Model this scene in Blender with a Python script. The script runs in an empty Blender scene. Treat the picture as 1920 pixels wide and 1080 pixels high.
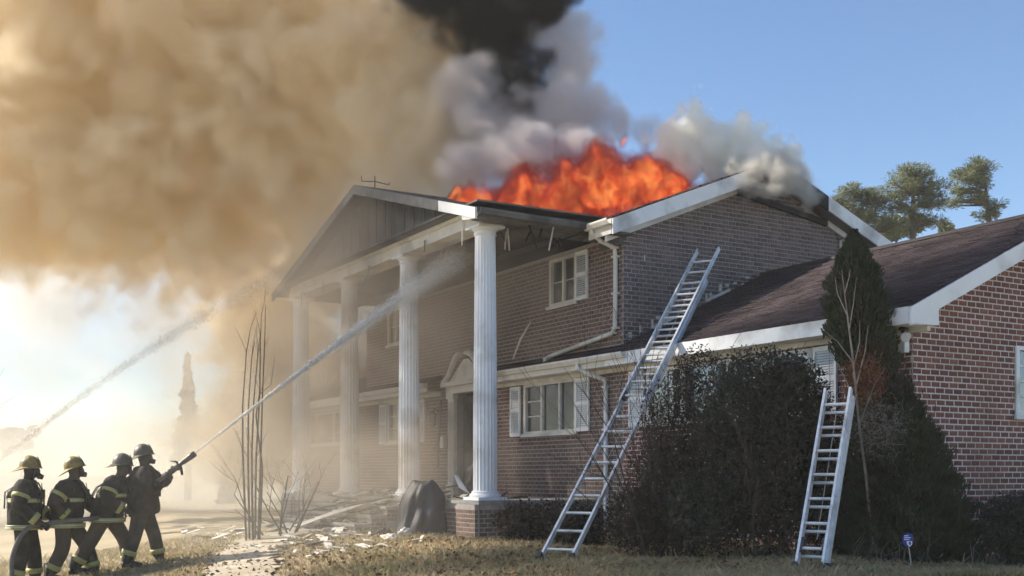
import bpy, math, random
import numpy as np
from mathutils import Vector, Matrix

random.seed(7)
RNG = np.random.default_rng(11)
R = math.radians
sc = bpy.context.scene
COL = sc.collection

# ------------------------------------------------------------------ camera
CAM_Z = 1.45
cam_data = bpy.data.cameras.new('camera')
cam = bpy.data.objects.new('camera', cam_data)
COL.objects.link(cam)
cam.location = (0, 0, CAM_Z)
cam.rotation_euler = (math.pi / 2, 0, 0)
cam_data.sensor_width = 36.0
cam_data.lens = 36.0 * 2129 / 1920
cam_data.shift_y = 351 / 1920
cam_data.clip_start = 0.1
cam_data.clip_end = 4000
sc.camera = cam

# ------------------------------------------------------------------ world, sun, exposure
SUN_AZ = -76.0      # degrees from +Y towards +X
SUN_EL = 35.0
world = bpy.data.worlds.new('World')
sc.world = world
world.use_nodes = True
wn = world.node_tree
sky = wn.nodes.new('ShaderNodeTexSky')
sky.sky_type = 'NISHITA'
sky.sun_disc = False
sky.sun_elevation = R(SUN_EL)
sky.sun_rotation = R(SUN_AZ)
sky.air_density = 1.0
sky.dust_density = 0.1
sky.ozone_density = 4.3
wn.links.new(sky.outputs[0], wn.nodes['Background'].inputs[0])
wn.nodes['Background'].inputs[1].default_value = 0.080
sun_d = bpy.data.lights.new('sun', 'SUN')
sun_d.energy = 5.0
sun_d.angle = R(0.5)
sun_d.color = (1.0, 0.90, 0.74)
sun = bpy.data.objects.new('sun', sun_d)
COL.objects.link(sun)
sd = Vector((math.sin(R(SUN_AZ)) * math.cos(R(SUN_EL)), math.cos(R(SUN_AZ)) * math.cos(R(SUN_EL)), math.sin(R(SUN_EL))))
sun.rotation_euler = sd.to_track_quat('Z', 'Y').to_euler()
sun.location = sd * 60

sc.render.engine = 'CYCLES'
sc.view_settings.view_transform = 'Standard'
sc.view_settings.look = 'None'
sc.view_settings.gamma = 1.0
sc.view_settings.use_curve_mapping = False
sc.view_settings.exposure = 1.2
cy = sc.cycles
cy.use_denoising = True
cy.use_adaptive_sampling = True
cy.adaptive_threshold = 0.05
cy.max_bounces = 12
cy.diffuse_bounces = 3
cy.glossy_bounces = 2
cy.transmission_bounces = 3
cy.transparent_max_bounces = 12
cy.volume_bounces = 10
cy.volume_step_rate = 2.0
cy.volume_max_steps = 256
cy.sample_clamp_indirect = 6.0


def P(px, py, Y):
    """Point seen at a pixel of the 1920 x 1080 photograph, at depth Y."""
    return Vector(((px - 960) / 2129 * Y, Y, CAM_Z + (891 - py) / 2129 * Y))


def smooth(a, b, x):
    t = min(1.0, max(0.0, (x - a) / (b - a)))
    return t * t * (3 - 2 * t)


# house frame: x along the facade (right), y into the house, z up
HA = math.atan2(-0.863, 0.505)
HO = Vector((-0.43, 18.2, 0.0))
HM = Matrix.Translation(HO) @ Matrix.Rotation(HA, 4, 'Z')
HI = HM.inverted()


def H(s, b, z):
    return HM @ Vector((s, b, z))


def ground_b(b):
    return 0.45 - 0.75 * smooth(-0.8, -8.5, b)


def ground_z(x, y):
    b = (x - HO.x) * 0.863 + (y - HO.y) * 0.505
    bump = 0.018 * math.sin(x * 1.7 + 0.6 * y) + 0.012 * math.sin(y * 2.3 - x)
    return ground_b(b) + bump


# ------------------------------------------------------------------ materials
def new_mat(name):
    m = bpy.data.materials.new(name)
    m.use_nodes = True
    nt = m.node_tree
    return m, nt, nt.nodes['Principled BSDF']


def mat(name, c1, c2=None, scale=8.0, rough=0.7, bump=0.0, bump_scale=None, detail=4, metal=0.0, stretch=(1, 1, 1),
        stain=None, stain_scale=1.0, lo=0.35, hi=0.65, attr=None, objrand=False, spec=0.4, translucent=0.0):
    """Colour varied by noise between c1 and c2, an optional larger stain colour, an optional per-face 'rnd' attribute or per-object random shade."""
    m, nt, bs = new_mat(name)
    N, L = nt.nodes, nt.links
    tc = N.new('ShaderNodeTexCoord')
    mp = N.new('ShaderNodeMapping')
    mp.inputs['Scale'].default_value = stretch
    L.new(tc.outputs['Object'], mp.inputs[0])
    nz = N.new('ShaderNodeTexNoise')
    nz.inputs['Scale'].default_value = scale
    nz.inputs['Detail'].default_value = detail
    nz.inputs['Roughness'].default_value = 0.6
    L.new(mp.outputs[0], nz.inputs['Vector'])
    mr = N.new('ShaderNodeMapRange')
    mr.inputs[1].default_value = lo
    mr.inputs[2].default_value = hi
    L.new(nz.outputs[0], mr.inputs[0])
    mx = N.new('ShaderNodeMix')
    mx.data_type = 'RGBA'
    mx.inputs[6].default_value = (*c1, 1)
    mx.inputs[7].default_value = (*(c2 or tuple(v * 0.75 for v in c1)), 1)
    L.new(mr.outputs[0], mx.inputs[0])
    out = mx.outputs[2]
    if attr or objrand:
        hv = N.new('ShaderNodeHueSaturation')
        if attr:
            a = N.new('ShaderNodeAttribute')
            a.attribute_name = 'rnd'
            src = a.outputs['Fac']
        else:
            a = N.new('ShaderNodeObjectInfo')
            src = a.outputs['Random']
        r1 = N.new('ShaderNodeMapRange')
        r1.inputs[3].default_value = 0.72
        r1.inputs[4].default_value = 1.28
        L.new(src, r1.inputs[0])
        L.new(r1.outputs[0], hv.inputs['Value'])
        r2 = N.new('ShaderNodeMath')
        r2.operation = 'MULTIPLY'
        r2.inputs[1].default_value = 7.31
        L.new(src, r2.inputs[0])
        r3 = N.new('ShaderNodeMath')
        r3.operation = 'FRACT'
        L.new(r2.outputs[0], r3.inputs[0])
        r4 = N.new('ShaderNodeMapRange')
        r4.inputs[3].default_value = 0.493
        r4.inputs[4].default_value = 0.511
        L.new(r3.outputs[0], r4.inputs[0])
        L.new(r4.outputs[0], hv.inputs['Hue'])
        L.new(out, hv.inputs['Color'])
        out = hv.outputs[0]
    if stain:
        n2 = N.new('ShaderNodeTexNoise')
        n2.inputs['Scale'].default_value = stain_scale
        n2.inputs['Detail'].default_value = 5
        L.new(tc.outputs['Object'], n2.inputs['Vector'])
        m2 = N.new('ShaderNodeMapRange')
        m2.inputs[1].default_value = 0.5
        m2.inputs[2].default_value = 0.72
        L.new(n2.outputs[0], m2.inputs[0])
        x2 = N.new('ShaderNodeMix')
        x2.data_type = 'RGBA'
        L.new(m2.outputs[0], x2.inputs[0])
        L.new(out, x2.inputs[6])
        x2.inputs[7].default_value = (*stain, 1)
        out = x2.outputs[2]
    L.new(out, bs.inputs['Base Color'])
    bs.inputs['Roughness'].default_value = rough
    bs.inputs['Metallic'].default_value = metal
    bs.inputs['Specular IOR Level'].default_value = spec
    if bump:
        nb = N.new('ShaderNodeTexNoise')
        nb.inputs['Scale'].default_value = bump_scale or scale * 3
        nb.inputs['Detail'].default_value = 4
        L.new(mp.outputs[0], nb.inputs['Vector'])
        bp = N.new('ShaderNodeBump')
        bp.inputs['Strength'].default_value = bump
        bp.inputs['Distance'].default_value = 0.02
        L.new(nb.outputs[0], bp.inputs['Height'])
        L.new(bp.outputs[0], bs.inputs['Normal'])
    if translucent:
        tr = N.new('ShaderNodeBsdfTranslucent')
        L.new(out, tr.inputs[0])
        ms = N.new('ShaderNodeMixShader')
        ms.inputs[0].default_value = translucent
        L.new(bs.outputs[0], ms.inputs[1])
        L.new(tr.outputs[0], ms.inputs[2])
        L.new(ms.outputs[0], N['Material Output'].inputs['Surface'])
    return m


M = {}
M['mortar'] = mat('mortar', (0.74, 0.69, 0.65), (0.60, 0.55, 0.52), 14, 0.9, 0.3, stain=(0.46, 0.41, 0.37), stain_scale=1.1)
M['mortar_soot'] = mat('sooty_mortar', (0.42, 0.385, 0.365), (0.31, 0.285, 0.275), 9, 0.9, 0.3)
M['brick'] = mat('brick_single', (0.245, 0.105, 0.080), (0.175, 0.076, 0.060), 30, 0.85, 0.4, 90, spec=0.15, objrand=True)
M['brick_field'] = mat('brick_field', (0.245, 0.105, 0.080), (0.175, 0.076, 0.060), 30, 0.85, 0.4, 90, spec=0.15, stain=(0.15, 0.075, 0.06), stain_scale=0.8, attr=True)
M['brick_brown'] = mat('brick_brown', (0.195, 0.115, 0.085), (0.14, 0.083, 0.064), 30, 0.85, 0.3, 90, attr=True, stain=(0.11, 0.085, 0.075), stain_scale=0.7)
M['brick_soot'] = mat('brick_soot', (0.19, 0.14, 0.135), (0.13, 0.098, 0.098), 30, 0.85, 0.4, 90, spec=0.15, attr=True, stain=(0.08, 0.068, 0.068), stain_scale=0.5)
M['white'] = mat('white_paint', (0.86, 0.86, 0.85), (0.80, 0.80, 0.79), 3, 0.5, 0.1, 30, stain=(0.42, 0.41, 0.385), stain_scale=1.7)
M['cream'] = mat('weathered_white_paint', (0.76, 0.73, 0.66), (0.66, 0.63, 0.57), 4, 0.6, 0.15, 30, stain=(0.42, 0.40, 0.36), stain_scale=1.6)
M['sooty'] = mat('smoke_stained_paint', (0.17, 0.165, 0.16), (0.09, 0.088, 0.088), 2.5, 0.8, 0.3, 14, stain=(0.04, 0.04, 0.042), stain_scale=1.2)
M['char'] = mat('charred_wood', (0.035, 0.033, 0.033), (0.015, 0.015, 0.016), 9, 0.85, 0.6, 40)
M['column'] = mat('column_paint', (0.84, 0.845, 0.86), (0.79, 0.795, 0.81), 1.2, 0.5, 0.05, 30, stretch=(3, 3, 0.5), stain=(0.42, 0.40, 0.37), stain_scale=1.3)
M['shingle'] = mat('shingle', (0.066, 0.050, 0.056), (0.040, 0.032, 0.036), 40, 0.9, 0.6, 160, attr=True, spec=0.1)
M['roof'] = mat('roof_deck', (0.05, 0.045, 0.048), (0.03, 0.028, 0.03), 12, 0.9, 0.4, 60)
M['concrete'] = mat('concrete', (0.34, 0.33, 0.31), (0.24, 0.23, 0.22), 6, 0.9, 0.3, 40)
M['curtain'] = mat('curtain', (0.90, 0.88, 0.84), (0.78, 0.76, 0.72), 1.5, 0.9, 0.0, stretch=(14, 14, 0.3))
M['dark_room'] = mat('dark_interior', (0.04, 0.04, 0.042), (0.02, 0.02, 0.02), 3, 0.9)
M['shutter'] = mat('shutter_paint', (0.86, 0.86, 0.85), (0.80, 0.80, 0.79), 6, 0.5, stain=(0.66, 0.66, 0.65), stain_scale=3)
M['alu'] = mat('aluminium', (0.80, 0.80, 0.80), (0.68, 0.68, 0.68), 12, 0.42, 0.1, 60, metal=0.3, stain=(0.4, 0.4, 0.41), stain_scale=4)
M['black_plastic'] = mat('black_plastic', (0.03, 0.03, 0.03), (0.02, 0.02, 0.02), 6, 0.5)
M['rope'] = mat('rope', (0.45, 0.42, 0.36), (0.3, 0.28, 0.25), 30, 0.9)
M['bark'] = mat('bark', (0.16, 0.12, 0.09), (0.08, 0.06, 0.045), 10, 0.9, 0.6, 30, stretch=(1, 1, 0.3))
M['dead_wood'] = mat('dead_wood', (0.24, 0.21, 0.18), (0.15, 0.13, 0.11), 10, 0.9, 0.3, 30)
M['twig'] = mat('twig', (0.075, 0.055, 0.042), (0.045, 0.034, 0.028), 10, 0.9)
M['leaf_dark'] = mat('leaf_dark', (0.034, 0.035, 0.023), (0.020, 0.022, 0.015), 5, 0.55, attr=True, translucent=0.15)
M['leaf_brown'] = mat('leaf_brown', (0.055, 0.036, 0.026), (0.034, 0.024, 0.019), 5, 0.7, attr=True, translucent=0.2)
M['leaf_thuja'] = mat('leaf_thuja', (0.040, 0.052, 0.023), (0.024, 0.034, 0.017), 3, 0.7, attr=True, translucent=0.15)
M['leaf_rust'] = mat('leaf_rust', (0.20, 0.075, 0.035), (0.12, 0.05, 0.03), 5, 0.8, attr=True, translucent=0.2)
M['leaf_grey'] = mat('leaf_grey', (0.22, 0.20, 0.18), (0.13, 0.115, 0.10), 5, 0.9, attr=True)
M['pine'] = mat('pine_needles', (0.20, 0.21, 0.10), (0.12, 0.145, 0.07), 1.2, 0.7, attr=True, translucent=0.4)
M['far_tree'] = mat('far_foliage', (0.060, 0.065, 0.045), (0.045, 0.05, 0.035), 1.0, 0.9, attr=True)
M['grass'] = mat('grass_blades', (0.40, 0.32, 0.20), (0.25, 0.22, 0.12), 0.9, 0.9, attr=True, translucent=0.3)
M['litter'] = mat('dead_leaves', (0.22, 0.115, 0.055), (0.14, 0.085, 0.045), 2, 0.9, attr=True)
M['paper'] = mat('torn_insulation', (0.66, 0.63, 0.58), (0.48, 0.45, 0.41), 9, 0.9, 0.3, 30)
M['tarp'] = mat('tarp', (0.05, 0.05, 0.056), (0.035, 0.036, 0.042), 4, 0.6, 0.25, 12)
M['bag'] = mat('black_bag', (0.025, 0.025, 0.027), (0.015, 0.015, 0.016), 6, 0.45, 0.5, 16)
M['suit'] = mat('bunker_fabric', (0.036, 0.033, 0.030), (0.022, 0.021, 0.020), 14, 0.9, 0.6, 30, spec=0.15, stain=(0.065, 0.055, 0.045), stain_scale=5)
M['suit_tan'] = mat('bunker_trousers', (0.075, 0.058, 0.042), (0.05, 0.04, 0.03), 12, 0.9, 0.4, 40)
M['stripe'] = mat('reflective_stripe', (0.36, 0.36, 0.12), (0.28, 0.28, 0.11), 20, 0.5)
M['stripe_silver'] = mat('reflective_silver', (0.55, 0.56, 0.50), (0.45, 0.46, 0.42), 20, 0.45)
M['helmet_tan'] = mat('helmet_yellow', (0.30, 0.22, 0.055), (0.20, 0.15, 0.05), 9, 0.5, 0.1, stain=(0.10, 0.08, 0.04), stain_scale=9)
M['helmet_dark'] = mat('helmet_dark', (0.075, 0.068, 0.05), (0.045, 0.042, 0.035), 9, 0.45, 0.1)
M['rubber'] = mat('rubber', (0.03, 0.03, 0.03), (0.02, 0.02, 0.02), 9, 0.6)
M['hose'] = mat('hose_jacket', (0.15, 0.14, 0.13), (0.10, 0.095, 0.09), 30, 0.85, 0.4, 80)
M['brass'] = mat('dull_metal', (0.12, 0.115, 0.11), (0.08, 0.078, 0.075), 9, 0.45, metal=0.6)
M['blue'] = mat('sign_blue', (0.02, 0.045, 0.32), (0.018, 0.04, 0.28), 4, 0.4)
M['sign_white'] = mat('sign_white', (0.80, 0.80, 0.82), (0.76, 0.76, 0.78), 4, 0.4)
M['lamp_lens'] = mat('lamp_lens', (0.75, 0.75, 0.74), (0.6, 0.6, 0.6), 6, 0.2)


def glass_mat():
    m, nt, bs = new_mat('window_glass')
    N, L = nt.nodes, nt.links
    N.remove(bs)
    tr = N.new('ShaderNodeBsdfTransparent')
    tr.inputs[0].default_value = (0.95, 0.96, 0.96, 1)
    gl = N.new('ShaderNodeBsdfGlossy')
    gl.inputs['Roughness'].default_value = 0.04
    fr = N.new('ShaderNodeFresnel')
    fr.inputs[0].default_value = 2.0
    ad = N.new('ShaderNodeMath')
    ad.operation = 'ADD'
    ad.inputs[1].default_value = 0.10
    L.new(fr.outputs[0], ad.inputs[0])
    mx = N.new('ShaderNodeMixShader')
    L.new(ad.outputs[0], mx.inputs[0])
    L.new(tr.outputs[0], mx.inputs[1])
    L.new(gl.outputs[0], mx.inputs[2])
    L.new(mx.outputs[0], N['Material Output'].inputs['Surface'])
    return m


M['glass'] = glass_mat()


def water_mat():
    m, nt, bs = new_mat('water_spray')
    N, L = nt.nodes, nt.links
    bs.inputs['Base Color'].default_value = (0.80, 0.77, 0.72, 1)
    bs.inputs['Roughness'].default_value = 0.35
    tp = N.new('ShaderNodeBsdfTransparent')
    mx = N.new('ShaderNodeMixShader')
    mx.inputs[0].default_value = 0.42
    L.new(tp.outputs[0], mx.inputs[1])
    L.new(bs.outputs[0], mx.inputs[2])
    L.new(mx.outputs[0], N['Material Output'].inputs['Surface'])
    return m


M['water'] = water_mat()


# ------------------------------------------------------------------ mesh building
class MB:
    """Collects boxes, tubes, lathes and loose faces and links them as one mesh object."""

    def __init__(self):
        self.v, self.f, self.r = [], [], []

    def add(self, verts, faces, rnd=None):
        o = len(self.v)
        self.v.extend([tuple(p) for p in verts])
        q = random.random() if rnd is None else rnd
        for f in faces:
            self.f.append(tuple(i + o for i in f))
            self.r.append(q)
        return self

    def box(self, x0, x1, y0, y1, z0, z1, rnd=None):
        v = [(x0, y0, z0), (x1, y0, z0), (x1, y1, z0), (x0, y1, z0), (x0, y0, z1), (x1, y0, z1), (x1, y1, z1), (x0, y1, z1)]
        return self.add(v, [(0, 3, 2, 1), (4, 5, 6, 7), (0, 1, 5, 4), (1, 2, 6, 5), (2, 3, 7, 6), (3, 0, 4, 7)], rnd)

    def hexa(self, a, b, rnd=None):
        """a, b: two matching quads; closed solid between them."""
        return self.add(list(a) + list(b), [(3, 2, 1, 0), (4, 5, 6, 7), (0, 1, 5, 4), (1, 2, 6, 5), (2, 3, 7, 6), (3, 0, 4, 7)], rnd)

    def slab(self, top, t, rnd=None):
        bot = [(p[0], p[1], p[2] - t) for p in top]
        return self.hexa(bot, top, rnd)

    def prism(self, poly, axis, a0, a1, rnd=None):
        """poly: 2D outline, extruded along axis 'x' or 'y' from a0 to a1."""
        n = len(poly)
        if axis == 'x':
            A = [(a0, u, w) for u, w in poly]
            B = [(a1, u, w) for u, w in poly]
        elif axis == 'y':
            A = [(u, a0, w) for u, w in poly]
            B = [(u, a1, w) for u, w in poly]
        else:
            A = [(u, w, a0) for u, w in poly]
            B = [(u, w, a1) for u, w in poly]
        fs = [tuple(range(n - 1, -1, -1)), tuple(range(n, 2 * n))]
        fs += [(i, (i + 1) % n, n + (i + 1) % n, n + i) for i in range(n)]
        return self.add(A + B, fs, rnd)

    def tube(self, pts, rad, n=8, cap=True, rnd=None, flat=None):
        pts = [Vector(p) for p in pts]
        if not hasattr(rad, '__len__'):
            rad = [rad] * len(pts)
        verts, faces = [], []
        up = None
        for i, p in enumerate(pts):
            d = (pts[min(i + 1, len(pts) - 1)] - pts[max(i - 1, 0)])
            if d.length < 1e-9:
                d = Vector((0, 0, 1))
            d.normalize()
            if up is None:
                up = Vector((0, 0, 1)) if abs(d.z) < 0.9 else Vector((1, 0, 0))
            a = d.cross(up)
            if a.length < 1e-6:
                a = d.orthogonal()
            a.normalize()
            b = a.cross(d).normalized()
            up = b
            for k in range(n):
                t = 2 * math.pi * k / n
                fb = flat or 1.0
                verts.append(p + rad[i] * (a * math.cos(t) + b * math.sin(t) * fb))
        for i in range(len(pts) - 1):
            for k in range(n):
                k2 = (k + 1) % n
                faces.append((i * n + k, i * n + k2, (i + 1) * n + k2, (i + 1) * n + k))
        if cap:
            faces.append(tuple(range(n - 1, -1, -1)))
            faces.append(tuple((len(pts) - 1) * n + k for k in range(n)))
        return self.add(verts, faces, rnd)

    def lathe(self, prof, c=(0, 0, 0), n=24, rnd=None, sx=1.0, sy=1.0):
        verts, faces = [], []
        for r, z in prof:
            for k in range(n):
                t = 2 * math.pi * k / n
                verts.append((c[0] + r * sx * math.cos(t), c[1] + r * sy * math.sin(t), c[2] + z))
        for i in range(len(prof) - 1):
            for k in range(n):
                k2 = (k + 1) % n
                faces.append((i * n + k, i * n + k2, (i + 1) * n + k2, (i + 1) * n + k))
        faces.append(tuple(range(n - 1, -1, -1)))
        faces.append(tuple((len(prof) - 1) * n + k for k in range(n)))
        return self.add(verts, faces, rnd)

    def mesh(self, name, material=None):
        me = bpy.data.meshes.new(name)
        me.from_pydata(self.v, [], self.f)
        at = me.attributes.new('rnd', 'FLOAT', 'FACE')
        at.data.foreach_set('value', np.array(self.r, dtype=np.float32))
        if material:
            me.materials.append(material)
        return me

    def build(self, name, material, parent=None, smooth_shade=False, **props):
        me = self.mesh(name, material)
        if smooth_shade:
            me.polygons.foreach_set('use_smooth', [True] * len(me.polygons))
        me.update()
        return link(name, me, parent, **props)


def link(name, data, parent=None, **props):
    o = bpy.data.objects.new(name, data)
    COL.objects.link(o)
    if parent is not None:
        o.parent = parent
    for k, v in props.items():
        o[k] = v
    return o


def thing(name, label, cat, loc=(0, 0, 0), rz=0.0, group=None):
    o = bpy.data.objects.new(name, None)
    COL.objects.link(o)
    o.empty_display_size = 0.2
    o.location = loc
    o.rotation_euler = (0, 0, rz)
    o['label'] = label
    o['category'] = cat
    if group:
        o['group'] = group
    return o


def tri_cloud(centers, dirs, length, width, rnd=None):
    """One kite-shaped leaf (two triangles) per centre along dirs; numpy arrays in, mesh arrays out."""
    n = len(centers)
    d = dirs / (np.linalg.norm(dirs, axis=1, keepdims=True) + 1e-9)
    q = RNG.normal(size=(n, 3))
    w = np.cross(d, q)
    w /= (np.linalg.norm(w, axis=1, keepdims=True) + 1e-9)
    Ln = (length * (0.6 + 0.8 * RNG.random(n)))[:, None]
    Wn = (width * (0.6 + 0.8 * RNG.random(n)))[:, None]
    a = centers - d * Ln * 0.5
    b = centers + w * Wn * 0.5
    c = centers + d * Ln * 0.5
    e = centers - w * Wn * 0.5
    v = np.stack([a, b, c, e], axis=1).reshape(-1, 3)
    r = RNG.random(n) if rnd is None else rnd
    return v, r


def cloud_object(name, v, r, material, parent=None, **props):
    """Quads from a flat vertex array, four vertices to a leaf."""
    n = len(v) // 4
    me = bpy.data.meshes.new(name)
    me.vertices.add(n * 4)
    me.vertices.foreach_set('co', v.astype(np.float32).ravel())
    me.loops.add(n * 4)
    me.loops.foreach_set('vertex_index', np.arange(n * 4, dtype=np.int32))
    me.polygons.add(n)
    me.polygons.foreach_set('loop_start', np.arange(n, dtype=np.int32) * 4)
    me.polygons.foreach_set('loop_total', np.full(n, 4, dtype=np.int32))
    at = me.attributes.new('rnd', 'FLOAT', 'FACE')
    at.data.foreach_set('value', r.astype(np.float32))
    me.materials.append(material)
    me.update(calc_edges=True)
    me.validate()
    return link(name, me, parent, **props)


# ------------------------------------------------------------------ ground
def build_ground():
    xs = np.concatenate([[-1500, -400, -120, -60, -40, -30], np.arange(-24, 16.1, 0.5), [20, 30, 50, 120, 400, 1500]])
    ys = np.concatenate([[-300, -60, -20, -5, 3], np.arange(8, 34.1, 0.5), [38, 45, 60, 100, 250, 700, 2500]])
    v = [(x, y, ground_z(x, y)) for y in ys for x in xs]
    nx = len(xs)
    f = [(j * nx + i, j * nx + i + 1, (j + 1) * nx + i + 1, (j + 1) * nx + i) for j in range(len(ys) - 1) for i in range(nx - 1)]
    m = mat('lawn_soil', (0.33, 0.265, 0.175), (0.21, 0.185, 0.115), 0.9, 0.95, 0.6, 40, detail=8, stain=(0.17, 0.125, 0.07), stain_scale=0.45)
    mb = MB()
    mb.add(v, f)
    mb.build('ground', m, smooth_shade=True, kind='structure')
    # pale walkway leading to the steps, bent towards the street
    path = [(-3.9, -1.55), (-3.3, -2.55), (-1.8, -3.25), (-0.5, -3.8), (2.0, -4.6), (6.0, -5.8)]
    pts = []
    fine = []
    for i in range(len(path) - 1):
        for k in range(14):
            t = k / 14
            fine.append((path[i][0] * (1 - t) + path[i + 1][0] * t, path[i][1] * (1 - t) + path[i + 1][1] * t))
    fine.append(path[-1])
    mb = MB()
    rows = []
    for i, (s, b) in enumerate(fine):
        j0, j1 = max(i - 1, 0), min(i + 1, len(fine) - 1)
        d = Vector((fine[j1][0] - fine[j0][0], fine[j1][1] - fine[j0][1], 0)).normalized()
        nrm = Vector((-d.y, d.x, 0))
        row = []
        for w in (-0.47, -0.2, 0.2, 0.47):
            jit = random.uniform(-0.13, 0.13)
            q = Vector((s, b, 0)) + nrm * (w + jit * (1 if abs(w) > 0.4 else 0))
            p = HM @ q
            row.append((p.x, p.y, ground_z(p.x, p.y) + 0.03))
        rows.append(row)
    v = [p for r_ in rows for p in r_]
    f = [(i * 4 + k, i * 4 + k + 1, (i + 1) * 4 + k + 1, (i + 1) * 4 + k) for i in range(len(rows) - 1) for k in range(3)]
    mb.add(v, f)
    mw = mat('walkway_concrete', (0.40, 0.36, 0.29), (0.27, 0.235, 0.18), 3.0, 0.85, 0.4, 30, detail=8, stain=(0.26, 0.21, 0.14), stain_scale=2.2)
    mb.build('walkway', mw, kind='structure')


build_ground()

# ------------------------------------------------------------------ house
HOUSE = thing('brick_house', 'large two storey brick house burning through its roof, with a white columned portico', 'house', HO, HA)
BW, BH, JT = 0.160, 0.072, 0.017     # brick pitch and joint
FLOOR = 1.05


def cut(x0, x1, holes):
    """Interval minus holes."""
    segs = [(x0, x1)]
    for a, b in holes:
        nxt = []
        for u, w in segs:
            if b <= u or a >= w:
                nxt.append((u, w))
            else:
                if a > u:
                    nxt.append((u, a))
                if b < w:
                    nxt.append((b, w))
        segs = nxt
    return segs


def brick_rects(u0, u1, z0, z1, holes=(), inside=None):
    out = []
    row = 0
    z = z0
    while z + BH <= z1 + 1e-6:
        hs = [(h[0], h[1]) for h in holes if h[2] < z + BH * 0.6 and h[3] > z + BH * 0.4]
        off = (row % 2) * 0.5 * BW + random.uniform(-0.012, 0.012)
        u = u0 - off
        while u < u1:
            a, b = max(u, u0), min(u + BW, u1)
            if b - a > 0.03:
                for c, d in cut(a, b, hs):
                    if d - c > 0.03:
                        if inside is None or (inside(c, z + BH) and inside(d, z + BH)):
                            out.append((c, d - 0.021, z, z + BH - JT))
            u += BW
        z += BH
        row += 1
    return out


def wall_rects(u0, u1, z0, z1, holes):
    """Rectangle minus holes as a list of rectangles."""
    cuts = sorted({u0, u1, *[h[0] for h in holes], *[h[1] for h in holes]})
    cuts = [c for c in cuts if u0 <= c <= u1]
    out = []
    for a, b in zip(cuts, cuts[1:]):
        hs = [(h[2], h[3]) for h in holes if h[0] <= a + 1e-6 and h[1] >= b - 1e-6]
        for c, d in cut(z0, z1, hs):
            out.append((a, b, c, d))
    return out


PROUD = 0.005


def front_wall(name, s0, s1, z0, z1, holes, bm, mm, y=2.0, t=0.2):
    w = MB()
    for a, b, c, d in wall_rects(s0, s1, z0, z1, holes):
        w.box(a, b, y, y + t, c, d)
    wall = w.build(name, mm, HOUSE)
    k = MB()
    for a, b, c, d in brick_rects(s0, s1, z0, z1, holes):
        p = PROUD + random.uniform(-0.003, 0.003)
        v = [(a, y - p, c), (b, y - p, c), (b, y - p, d), (a, y - p, d), (a, y + 0.01, c), (b, y + 0.01, c), (b, y + 0.01, d), (a, y + 0.01, d)]
        k.add(v, [(0, 1, 2, 3), (1, 5, 6, 2), (4, 0, 3, 7), (3, 2, 6, 7), (0, 4, 5, 1)])
    k.build('brickwork', bm, wall, kind='stuff')
    return wall


# openings: (s0, s1, z0, z1)
W_LOW_R = (-2.08, -0.36, 2.20, 3.12)
W_UP_R = (-1.19, -0.36, 4.44, 5.27)
W_LOW_L = (-8.20, -6.70, 2.20, 3.12)
W_UP_L = (-8.20, -7.37, 4.44, 5.27)
DOOR = (-4.76, -3.80, FLOOR, 3.12)
W_WING = (1.66, 5.16, 2.25, 3.10)
W_LW = (-14.0, -10.6, 2.25, 3.10)
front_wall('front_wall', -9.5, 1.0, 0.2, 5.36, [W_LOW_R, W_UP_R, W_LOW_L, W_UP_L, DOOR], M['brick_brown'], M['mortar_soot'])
front_wall('wing_front_wall', 1.0, 6.78, 0.2, 3.28, [W_WING], M['brick_field'], M['mortar'])
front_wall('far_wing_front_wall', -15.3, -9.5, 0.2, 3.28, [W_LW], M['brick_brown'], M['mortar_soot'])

# main gable end (x = 1.0 plane), only above the wing roof, and the rest of the shell
EAVE, RIDGE_B, RIDGE_Z = 5.50, 5.04, 6.89
SL = (RIDGE_Z - EAVE) / (RIDGE_B - 1.58)
WE_Z, WE_B, WR_B, WR_Z = 3.39, 1.65, 4.98, 4.95
WSL = (WR_Z - WE_Z) / (WR_B - WE_B)


def main_top(b):
    return EAVE + SL * (min(b, 2 * RIDGE_B - b) - 1.58)


def wing_top(b):
    return WE_Z + WSL * (min(b, 2 * WR_B - b) - WE_B)


g = MB()
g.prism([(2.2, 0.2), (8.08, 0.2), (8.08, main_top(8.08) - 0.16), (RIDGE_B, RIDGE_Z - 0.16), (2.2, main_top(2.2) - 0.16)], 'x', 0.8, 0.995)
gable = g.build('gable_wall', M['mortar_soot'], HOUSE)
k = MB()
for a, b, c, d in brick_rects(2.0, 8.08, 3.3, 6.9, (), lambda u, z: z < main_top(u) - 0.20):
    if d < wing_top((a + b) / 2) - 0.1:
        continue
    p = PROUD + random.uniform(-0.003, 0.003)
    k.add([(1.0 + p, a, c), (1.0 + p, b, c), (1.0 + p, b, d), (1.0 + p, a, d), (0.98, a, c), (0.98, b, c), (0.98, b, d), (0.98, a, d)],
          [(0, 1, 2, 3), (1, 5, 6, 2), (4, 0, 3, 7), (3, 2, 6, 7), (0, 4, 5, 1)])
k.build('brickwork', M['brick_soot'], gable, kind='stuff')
# far gable of the main block, back walls
b_ = MB()
b_.prism([(2.2, 0.2), (8.08, 0.2), (8.08, main_top(8.08) - 0.16), (RIDGE_B, RIDGE_Z - 0.16), (2.2, main_top(2.2) - 0.16)], 'x', -9.495, -9.3)
b_.box(-9.3, 0.8, 7.9, 8.08, 0.2, 5.36)
b_.box(1.0, 6.58, 7.75, 7.95, 0.2, 3.3)
b_.box(-15.1, -9.5, 7.75, 7.95, 0.2, 3.3)
b_.build('rear_wall', M['brick_brown'], HOUSE)

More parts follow.
